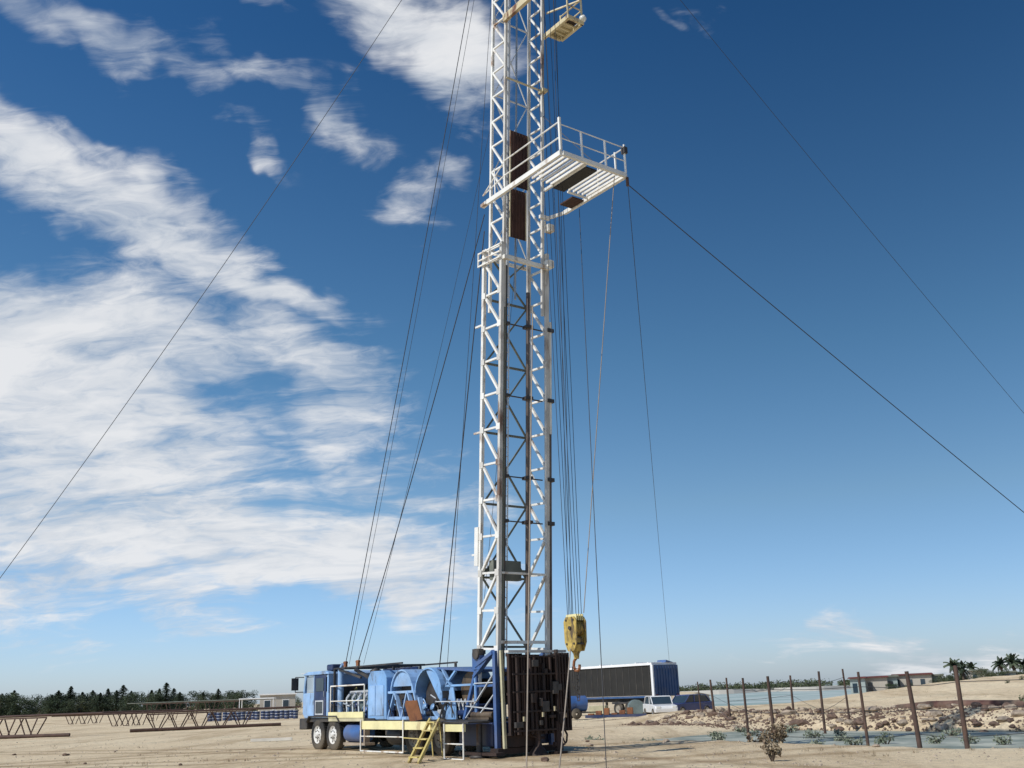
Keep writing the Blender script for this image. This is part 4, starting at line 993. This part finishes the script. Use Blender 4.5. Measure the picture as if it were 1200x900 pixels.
pipe_rack(G(80, 850), G(122, 848), 1.2, 3, 'far rusty rack with four close legs between the other two', 4, 4, False, over=(7, 5), plabel='rusty pipe on the far rack with close legs')
pipe_rack(G(165, 846), G(280, 842), 2.15, 5, 'taller grey rack at the back under grey green pipes', 6, 5, False, w=1.6, over=(1, 2), pm=M['greypipe'], plabel='grey green pipe on the tall back rack')
o = MB().b2(-.95, .95, -.15, .15, .03, .15).build('plank', M['plank']); o.location = G(318, 869); o.rotation_euler.z = rad(8); tag(o, 'bleached white plank lying alone on the sand left of the truck', 'plank')
# blue drums
dproto = None
for k in range(19):
    px = 246+5.6*k + rr.uniform(-.8, .8); p = G(px, 845.5-.035*(px-246)-.6*(k % 2)); 
    if dproto is None:
        dproto = empty('oil_drum', p); MB().tube((0, 0, 0), (0, 0, .88), .29, 16).build('shell', M['navy'], dproto)
        MB().lathe([(.29, .28), (.305, .3), (.29, .32)], (0, 0, 0), (0, 0, 1), 16).lathe([(.29, .58), (.305, .6), (.29, .62)], (0, 0, 0), (0, 0, 1), 16).tube((0, 0, .88), (0, 0, .92), .295, 16).build('lid', M['silver'], dproto); o = dproto
    else: o = copy_tree(dproto); o.location = p
    tag(o, 'blue steel drum with pale lid in the row left of the cab', 'drum', 'row of blue drums')
# small far house and canopy
hp = P(325, 834, 160); hp.z = 0
h_ = empty('small_house', hp, rad(12)); tag(h_, 'small pale flat-roofed house among trees left of the truck cab', 'house')
MB().b2(-2.6, 2.6, 0, 5, 0, 2.9).build('wall', M['plaster'], h_); MB().b2(-2.8, 2.8, -.3, 5.3, 2.902, 3.1).build('roof', M['trailerwhite'], h_)
for x in (-1.5, 1.2):
    f_ = MB().b2(x-.5, x+.5, -.04, -.002, 1.1, 2.2).build('window', M['trailerwhite'], h_); MB().b2(x-.42, x+.42, -.06, -.042, 1.18, 2.12).build('pane', M['glassy'], f_)
cp = P(300, 834, 135); cp.z = 0
c_ = empty('yard_canopy', cp, rad(5)); tag(c_, 'open white canopy on thin poles in front of the small house', 'canopy')
MB().b2(-2.2, 2.2, 0, 2, 2.3, 2.42).build('roof', M['trailerwhite'], c_)
for x in (-2.1, 2.1):
    for y in (.1, 1.9): MB().tube((x, y, 0), (x, y, 2.298), .05).build('pole', M['trailerwhite'], c_)

# ------------------------------------------------------------------ trees
def conifer_mesh(seed, slim):
    rr = random.Random(seed); m_ = MB(); H = 1.0
    n = 46
    for k in range(n):
        t = .06+.92*(k/n)**.9; rmax = slim*(1-t)**.8*(.55+.45*min(1, t*5))
        for j in range(9):
            a = rr.uniform(0, 6.28); ln = rmax*rr.uniform(.55, 1.15); z = t+rr.uniform(-.01, .01)
            for s in range(5):
                f_ = (s+.7)/5; c = V((math.cos(a)*ln*f_, math.sin(a)*ln*f_, z-.05*f_*f_+rr.uniform(-.008, .008)))
                e = V((math.cos(a+rr.uniform(-.8, .8)), math.sin(a+rr.uniform(-.8, .8)), rr.uniform(-.4, .25))); g = V((-e.y, e.x, rr.uniform(-.5, .5)))
                k1 = .034*rr.uniform(.6, 1.4)*(1.15-f_*.3); m_.add([c-e*k1, c-g*k1*.5, c+e*k1, c+g*k1*.5], [(0, 1, 2, 3)])
    return m_
def round_mesh(seed):
    rr = random.Random(seed); m_ = MB()
    for k in range(26):
        c = V((rr.uniform(-.42, .42), rr.uniform(-.42, .42), rr.uniform(.08, .82))); r = rr.uniform(.12, .22)*(1.2-abs(c.z-.5))
        clump_cloud(m_, c, r, r, r*.8, 130, .022, rr)
    return m_
def tree_proto(name, crown, m, th=.25):
    root = empty(name, (0, 0, 0)); crown.build('crown', m, root)
    t_ = MB().tube((0, 0, -.02), (0, 0, .5), .022, 6, .012).tube((0, 0, .5), (0, 0, .9), .012, 5, .004)
    for k in range(6):
        a = k*1.05; z = .2+.09*k; t_.tube((0, 0, z), (math.cos(a)*.13, math.sin(a)*.13, z+.06), .007, 4, .003)
    t_.build('trunk', M['bark'], root); return root
protos = [tree_proto('conifer_tree', conifer_mesh(1, .62), M['conifer']), tree_proto('conifer_tree', conifer_mesh(2, .75), M['conifer']), tree_proto('conifer_tree', conifer_mesh(3, .50), M['conifer'])]
rprotos = [tree_proto('bushy_tree', round_mesh(5), M['conifer']), tree_proto('bushy_tree', round_mesh(6), M['leaf'])]
usedp = set()
def put_tree(protos_, i, px, top, Y, label, cat, group, wide=1.):
    pr_ = protos_[i]
    if pr_.name in usedp: o = copy_tree(pr_)
    else: o = pr_; usedp.add(pr_.name)
    p = P(px, top, Y); H = p.z; o.location = (p.x, p.y, hgt(p.x, p.y) - .2); H *= 1.10 if protos_ is rprotos else 1.0; o.scale = (H*wide, H*wide, H+.2); o.rotation_euler.z = R.uniform(0, 6.28)
    tag(o, label, cat, group); return o
tg = 'trees along the far edge of the yard'
peaks = [(17, 808), (69, 808), (83.5, 803), (97, 810), (109, 808), (127, 806), (145, 802), (154, 809), (178, 808), (195.5, 799), (211, 810), (238, 811), (256, 806), (268, 811), (282, 814), (3, 812), (-12, 806), (61, 813), (118, 811), (137, 808), (187, 806), (204, 806)]
for k, (px, ty) in enumerate(peaks):
    lab = {195.5: 'tallest pointed dark conifer in the middle of the far tree line', 238: 'pointed conifer just right of the gap in the tree line', 145: 'narrow spire conifer above the pipe racks left of the tallest tree'}.get(px, 'dark pointed conifer in the far tree line behind the pipe racks')
    put_tree(protos, k % 3, px, ty, 400+R.uniform(-20, 20), lab, 'tree', tg, R.uniform(.9, 1.25))
x_ = -20.0; k = 0
while x_ < 292:
    if not (40 < x_ < 48 or 222 < x_ < 231):
        ty = 815.0-.01*x_+R.uniform(-4.5, 4)+ (5 if 30 < x_ < 55 else 0)
        put_tree(rprotos, 1 if R.random() < .15 else 0, x_, ty, 385+R.uniform(-20, 30), 'dense bushy tree filling the far tree line between the conifers', 'tree', tg, R.uniform(1.0, 1.45))
    x_ += R.uniform(6, 10); k += 1
for px, ty in ((326, 814), (336, 817), (345, 816), (297, 822)):
    put_tree(rprotos, 1, px, ty, 190, 'pale green tree rising behind the small pale house', 'tree', 'trees behind the small house', 1.0)

def palm(loc, H, label, seed, cr=1.6):
    rr = random.Random(seed); root = empty('palm_tree', loc); tag(root, label, 'palm tree')
    t_ = MB(); p = V((0, 0, -.2))
    for k in range(6):
        q = V((.05*math.sin(k), .04*k*.5, H*(k+1)/6)); t_.tube(p, q, .19-.01*k, 8, .18-.01*k); p = q
    t_.build('trunk', M['bark'], root); c = MB()
    for k in range(26):
        a = rr.uniform(0, 6.28); el = rr.uniform(-.5, 1.3); pr = V(p); d = V((math.cos(a)*math.cos(el), math.sin(a)*math.cos(el), math.sin(el)))
        for s in range(7):
            nx = pr+d*cr/7; d = (d+V((0, 0, -.16))).normalized(); sd = d.cross(V((0, 0, 1))).normalized()*(.30*(1-s/8.5)); 
            for g_ in (1, -1): c.add([pr, nx, nx+sd*g_+V((0, 0, -.12)), pr+sd*g_*.8+V((0, 0, -.10))], [(0, 1, 2, 3)])
            pr = nx
    c.build('fronds', M['palm'], root); return root
def palm_at(px, top, Y, label, seed, cr=1.6):
    p = P(px, top, Y); g0 = hgt(p.x, p.y); palm((p.x, p.y, g0), p.z-g0-cr*.45, label, seed, cr)
palm_at(1117, 774, 95, 'bushy palm standing highest on the sand behind the tall fence posts', 1, 0.88)
palm_at(1127, 778, 97, 'shorter palm pressed against the right side of the bushy one', 2, 0.82)
palm_at(1139, 778, 115, 'slim palm between the bushy pair and the far houses', 3, 0.82)
palm_at(1172, 772, 110, 'dark palm in front of the low houses on the sandy rise', 4, 1.09)
palm_at(1186, 770, 112, 'tallest dark palm beside the low houses on the rise', 5, 1.16)
palm_at(1199, 773, 112, 'palm cut by the right picture edge beside the low houses', 6, 1.09)
# low huts on the rise
HL = ['tiny pale hut with dark red roof first on the left of the rise', 'long low dark-red-roofed shed second along the rise', 'small grey-walled hut between the two red-roofed sheds', 'longest low shed with dark red roof in the middle of the rise', 'square pale hut just right of the longest red-roofed shed', 'squat plaster hut next to the slim palm on the rise', 'small grey-roofed hut farthest right, between the two dark palms']
for k, (px, w_, ty, rm_) in enumerate(((1004, 1.3, 793, 'roofred'), (1026, 1.9, 792, 'roofred'), (1044, 1.0, 791, 'greypipe'), (1068, 3.4, 789, 'roofred'), (1094, 1.4, 790, 'greypipe'), (1146, 1.5, 784, 'greypipe'), (1182, 1.2, 786, 'greypipe'))):
    p = P(px, ty, 97+k); z0 = hgt(p.x, p.y); h_ = empty('low_hut', (p.x, p.y, z0), rad(-22+4*(k % 3))); tag(h_, HL[k], 'hut', 'low huts along the rise')
    zt = p.z-z0
    MB().b2(-w_/2, w_/2, 0, 2, -.3, zt-.16).build('wall', M['plaster'] if k % 2 else M['shedwall'], h_)
    MB().prism([(-w_/2-.2, zt-.155), (w_/2+.2, zt-.155), (w_/2+.05, zt), (-w_/2-.05, zt-.03)], -.3, 2.3).build('roof', M[rm_], h_)
    for j in range(max(1, int(w_/1.1))): MB().b2(-w_/2+.2+j*1.1, -w_/2+.6+j*1.1, -.03, -.003, .25, .65*zt).build('window', M['glassy'], h_)
for k in range(34):
    px = R.uniform(985, 1212); d = sight(px, 450); Yk = R.uniform(93, 108); x, y = d.x*Yk/d.y, Yk
    s_ = R.uniform(.7, 1.5)*(1.25 if px > 1100 else .9); o = copy_tree(rprotos[k % 2]); o.location = (x, y, gz(x, y)-.12*s_); o.scale = (s_*1.3, s_*1.3, s_); o.name = 'crest_tree'; o.rotation_euler.z = R.uniform(0, 6)
    tag(o, 'small dark tree among the huts along the sandy rise', 'tree', 'small trees along the rise')
# scattered shrubs on the berm
for k in range(14):
    px = R.uniform(1000, 1215); d = sight(px, 450); Yk = R.uniform(72, 115); x, y = d.x*Yk/d.y, Yk
    s = R.uniform(.3, .6); o = copy_tree(rprotos[1]); o.location = (x, y, gz(x, y)-.15*s); o.scale = (s, s, s); o.name = 'berm_shrub'
    tag(o, 'small grey green shrub on the sandy rise beyond the ditch', 'shrub', 'shrubs on the sandy rise')

# ------------------------------------------------------------------ light and sky
SUN_EL = rad(43); sdir = V((-.80, -.60, 0)).normalized()
S = V((sdir.x*math.cos(SUN_EL), sdir.y*math.cos(SUN_EL), math.sin(SUN_EL)))
sl = bpy.data.lights.new('sun', 'SUN'); sl.energy = 3.9; sl.angle = rad(.55); sl.color = (1, .955, .88)
so = bpy.data.objects.new('sun', sl); col.objects.link(so); so.rotation_euler = S.to_track_quat('Z', 'Y').to_euler(); so.location = (0, 0, 60)
w = bpy.data.worlds.new('World'); scene.world = w; w.use_nodes = True; nt = w.node_tree; N = nt.nodes; Lk = nt.links
bg = N['Background']; bg.inputs['Strength'].default_value = .1
sky = N.new('ShaderNodeTexSky'); sky.sky_type = 'NISHITA'; sky.sun_disc = False; sky.sun_elevation = SUN_EL
sky.sun_rotation = math.atan2(S.x, S.y); sky.air_density = 1.0; sky.dust_density = .6; sky.ozone_density = 2.2; sky.altitude = 0
tc = N.new('ShaderNodeTexCoord')
def math_(op, a, b=None, c=None):
    n = N.new('ShaderNodeMath'); n.operation = op
    for k, v in enumerate((a, b, c)):
        if v is None: continue
        if isinstance(v, (int, float)): n.inputs[k].default_value = v
        else: Lk.new(v, n.inputs[k])
    return n.outputs[0]
def nz(vec, s, d=6, r=.55, out='Fac'):
    n = N.new('ShaderNodeTexNoise'); n.inputs['Scale'].default_value = s; n.inputs['Detail'].default_value = d; n.inputs['Roughness'].default_value = r
    Lk.new(vec, n.inputs['Vector']); return n.outputs[out]
def vm(op, a, b=None, sc=None):
    n = N.new('ShaderNodeVectorMath'); n.operation = op; Lk.new(a, n.inputs[0])
    if b is not None:
        if isinstance(b, tuple): n.inputs[1].default_value = b
        else: Lk.new(b, n.inputs[1])
    if sc is not None:
        if isinstance(sc, (int, float)): n.inputs['Scale'].default_value = sc
        else: Lk.new(sc, n.inputs['Scale'])
    return n.outputs[0]
dirv = tc.outputs['Generated']
sep = N.new('ShaderNodeSeparateXYZ'); Lk.new(dirv, sep.inputs[0])
zz = math_('MAXIMUM', math_('ADD', sep.outputs['Z'], .30), .05)
plane = vm('SCALE', dirv, sc=math_('DIVIDE', 1.0, zz))
mp = N.new('ShaderNodeMapping'); mp.inputs['Rotation'].default_value = (0, 0, rad(-20)); mp.inputs['Scale'].default_value = (1.1, 2.3, 1.3); Lk.new(plane, mp.inputs[0])
warp = nz(mp.outputs[0], 1.6, 4, .55, 'Color')
wv = vm('SCALE', vm('SUBTRACT', warp, (.5, .5, .5)), sc=.75)
pw = vm('ADD', mp.outputs[0], wv)
n1 = nz(pw, 2.6, 10, .60); n2 = nz(pw, 9.5, 8, .66)
dw = vm('ADD', dirv, vm('SCALE', vm('SUBTRACT', nz(dirv, 7, 4, .6, 'Color'), (.5, .5, .5)), sc=.13))
blobs = [(35, 8, 100, 30, 22, .85), (165, 50, 120, 30, 30, .72), (235, 85, 60, 24, 30, .5), (310, 95, 110, 24, 30, .66), (395, 140, 52, 36, 35, .8), (300, 2, 50, 14, 10, .6),
 (278, 147, 42, 17, 30, .5), (313, 188, 28, 11, 30, .5), (455, 30, 105, 38, 35, .95), (535, 85, 65, 48, 35, .95), (550, 120, 40, 30, 10, .6), (470, 222, 46, 24, -15, .62), (532, 198, 30, 20, 30, .6), (497, 266, 36, 22, 10, .5),
 (40, 190, 110, 50, 25, 1.0), (190, 270, 150, 48, 27, 1.05), (315, 325, 85, 24, 12, .8), (115, 165, 60, 14, 35, .45), (20, 320, 60, 30, 10, .6),
 (60, 400, 200, 85, 18, 1.15), (220, 385, 150, 55, 22, .85), (60, 500, 240, 90, 12, 1.2), (330, 420, 110, 55, 35, .7), (400, 450, 90, 50, 45, .62), (390, 520, 110, 45, 45, .62), (440, 590, 60, 32, 30, .55),
 (80, 610, 240, 60, 10, 1.05), (300, 625, 190, 52, 12, 1.0), (450, 670, 150, 40, 12, .95), (110, 680, 190, 40, 4, .8), (240, 715, 90, 14, 6, .5), (30, 660, 130, 70, 0, .6),
 (510, 545, 70, 34, 22, .62), (520, 598, 90, 20, 0, .7), (480, 520, 50, 26, 40, .4), (60, 745, 120, 14, 0, .4),
 (808, 10, 36, 20, -20, .62), (776, 30, 16, 10, 0, .5), (1010, 752, 95, 22, 0, .82), (1130, 768, 110, 26, 0, .80), (1165, 738, 34, 12, 0, .45), (930, 778, 70, 10, 0, .35)]
# the rest of the sky dome, out of frame, carries some cloud too
acc = None
for (x, y, rx, ry, an, st) in blobs:
    D = sight(x, y); c_, s_ = math.cos(rad(an)), math.sin(rad(an))
    a = sight(x+rx*c_, y+rx*s_); a = a-D*a.dot(D); b = sight(x-ry*s_, y+ry*c_); b = b-D*b.dot(D)
    la, lb = a.length, b.length; a = a.normalized(); b = (b-a*b.dot(a)).normalized(); c3 = a.cross(b)
    n = N.new('ShaderNodeMapping'); n.vector_type = 'TEXTURE'; n.inputs['Location'].default_value = D
    n.inputs['Rotation'].default_value = Matrix((a, b, c3)).transposed().to_euler('XYZ'); n.inputs['Scale'].default_value = (la, lb, .5)
    Lk.new(dw, n.inputs[0]); ln = N.new('ShaderNodeVectorMath'); ln.operation = 'LENGTH'; Lk.new(n.outputs[0], ln.inputs[0])
    mr = N.new('ShaderNodeMapRange'); mr.interpolation_type = 'SMOOTHSTEP'; mr.inputs[1].default_value = 1.85; mr.inputs[2].default_value = .15; mr.inputs[3].default_value = 0; mr.inputs[4].default_value = st*.93
    Lk.new(ln.outputs['Value'], mr.inputs[0])
    acc = mr.outputs[0] if acc is None else math_('MAXIMUM', acc, math_('ADD', math_('MULTIPLY', acc, .35), mr.outputs[0]))
nn = math_('ADD', math_('MULTIPLY', n1, .70), math_('MULTIPLY', n2, .30))
dens = math_('ADD', math_('MINIMUM', acc, .98), math_('MULTIPLY', math_('SUBTRACT', nn, .5), 3.3))
mr = N.new('ShaderNodeMapRange'); mr.interpolation_type = 'SMOOTHSTEP'; mr.inputs[1].default_value = .20; mr.inputs[2].default_value = 1.15; Lk.new(dens, mr.inputs[0])
gate = math_('MINIMUM', math_('MULTIPLY', acc, 4.), 1.)
alpha = math_('MULTIPLY', math_('MULTIPLY', mr.outputs[0], gate), .95)
cc = N.new('ShaderNodeMix'); cc.data_type = 'RGBA'; cc.inputs[6].default_value = (5.3, 5.9, 6.7, 1); cc.inputs[7].default_value = (8.2, 8.3, 8.5, 1)
mr2 = N.new('ShaderNodeMapRange'); mr2.inputs[1].default_value = .38; mr2.inputs[2].default_value = .62; Lk.new(n1, mr2.inputs[0]); Lk.new(mr2.outputs[0], cc.inputs[0])
HZ = 1
hs = N.new('ShaderNodeHueSaturation'); hs.inputs['Saturation'].default_value = 1.12; hs.inputs['Value'].default_value = 1.0
tn = N.new('ShaderNodeMix'); tn.data_type = 'RGBA'; tn.blend_type = 'MULTIPLY'; tn.inputs[0].default_value = 1; Lk.new(sky.outputs[0], tn.inputs[6])
tc2 = N.new('ShaderNodeValToRGB'); e = tc2.color_ramp.elements
stops = [(0, (.80, .93, 1.32)), (.06, (.78, .90, 1.20)), (.17, (.76, .84, .90)), (.31, (.62, .76, .81)), (.58, (.40, .56, .70)), (1, (.30, .45, .60))]
while len(e) < len(stops): e.new(.5)
for k, (p_, c_) in enumerate(stops): e[k].position = p_; e[k].color = (*c_, 1)
Lk.new(sep.outputs['Z'], tc2.inputs[0])
ax = N.new('ShaderNodeMapRange'); ax.interpolation_type = 'SMOOTHSTEP'; ax.inputs[1].default_value = -.45; ax.inputs[2].default_value = .45; ax.inputs[3].default_value = 1.40; ax.inputs[4].default_value = .98; Lk.new(sep.outputs['X'], ax.inputs[0])
Lk.new(vm('SCALE', tc2.outputs[0], sc=ax.outputs[0]), tn.inputs[7]); Lk.new(tn.outputs[2], hs.inputs['Color'])
mix = N.new('ShaderNodeMix'); mix.data_type = 'RGBA'; Lk.new(alpha, mix.inputs[0]); Lk.new(hs.outputs[0], mix.inputs[6]); Lk.new(cc.outputs[2], mix.inputs[7])
Lk.new(mix.outputs[2], bg.inputs['Color'])
scene.view_settings.view_transform = 'Standard'; scene.view_settings.look = 'None'; scene.view_settings.exposure = 0
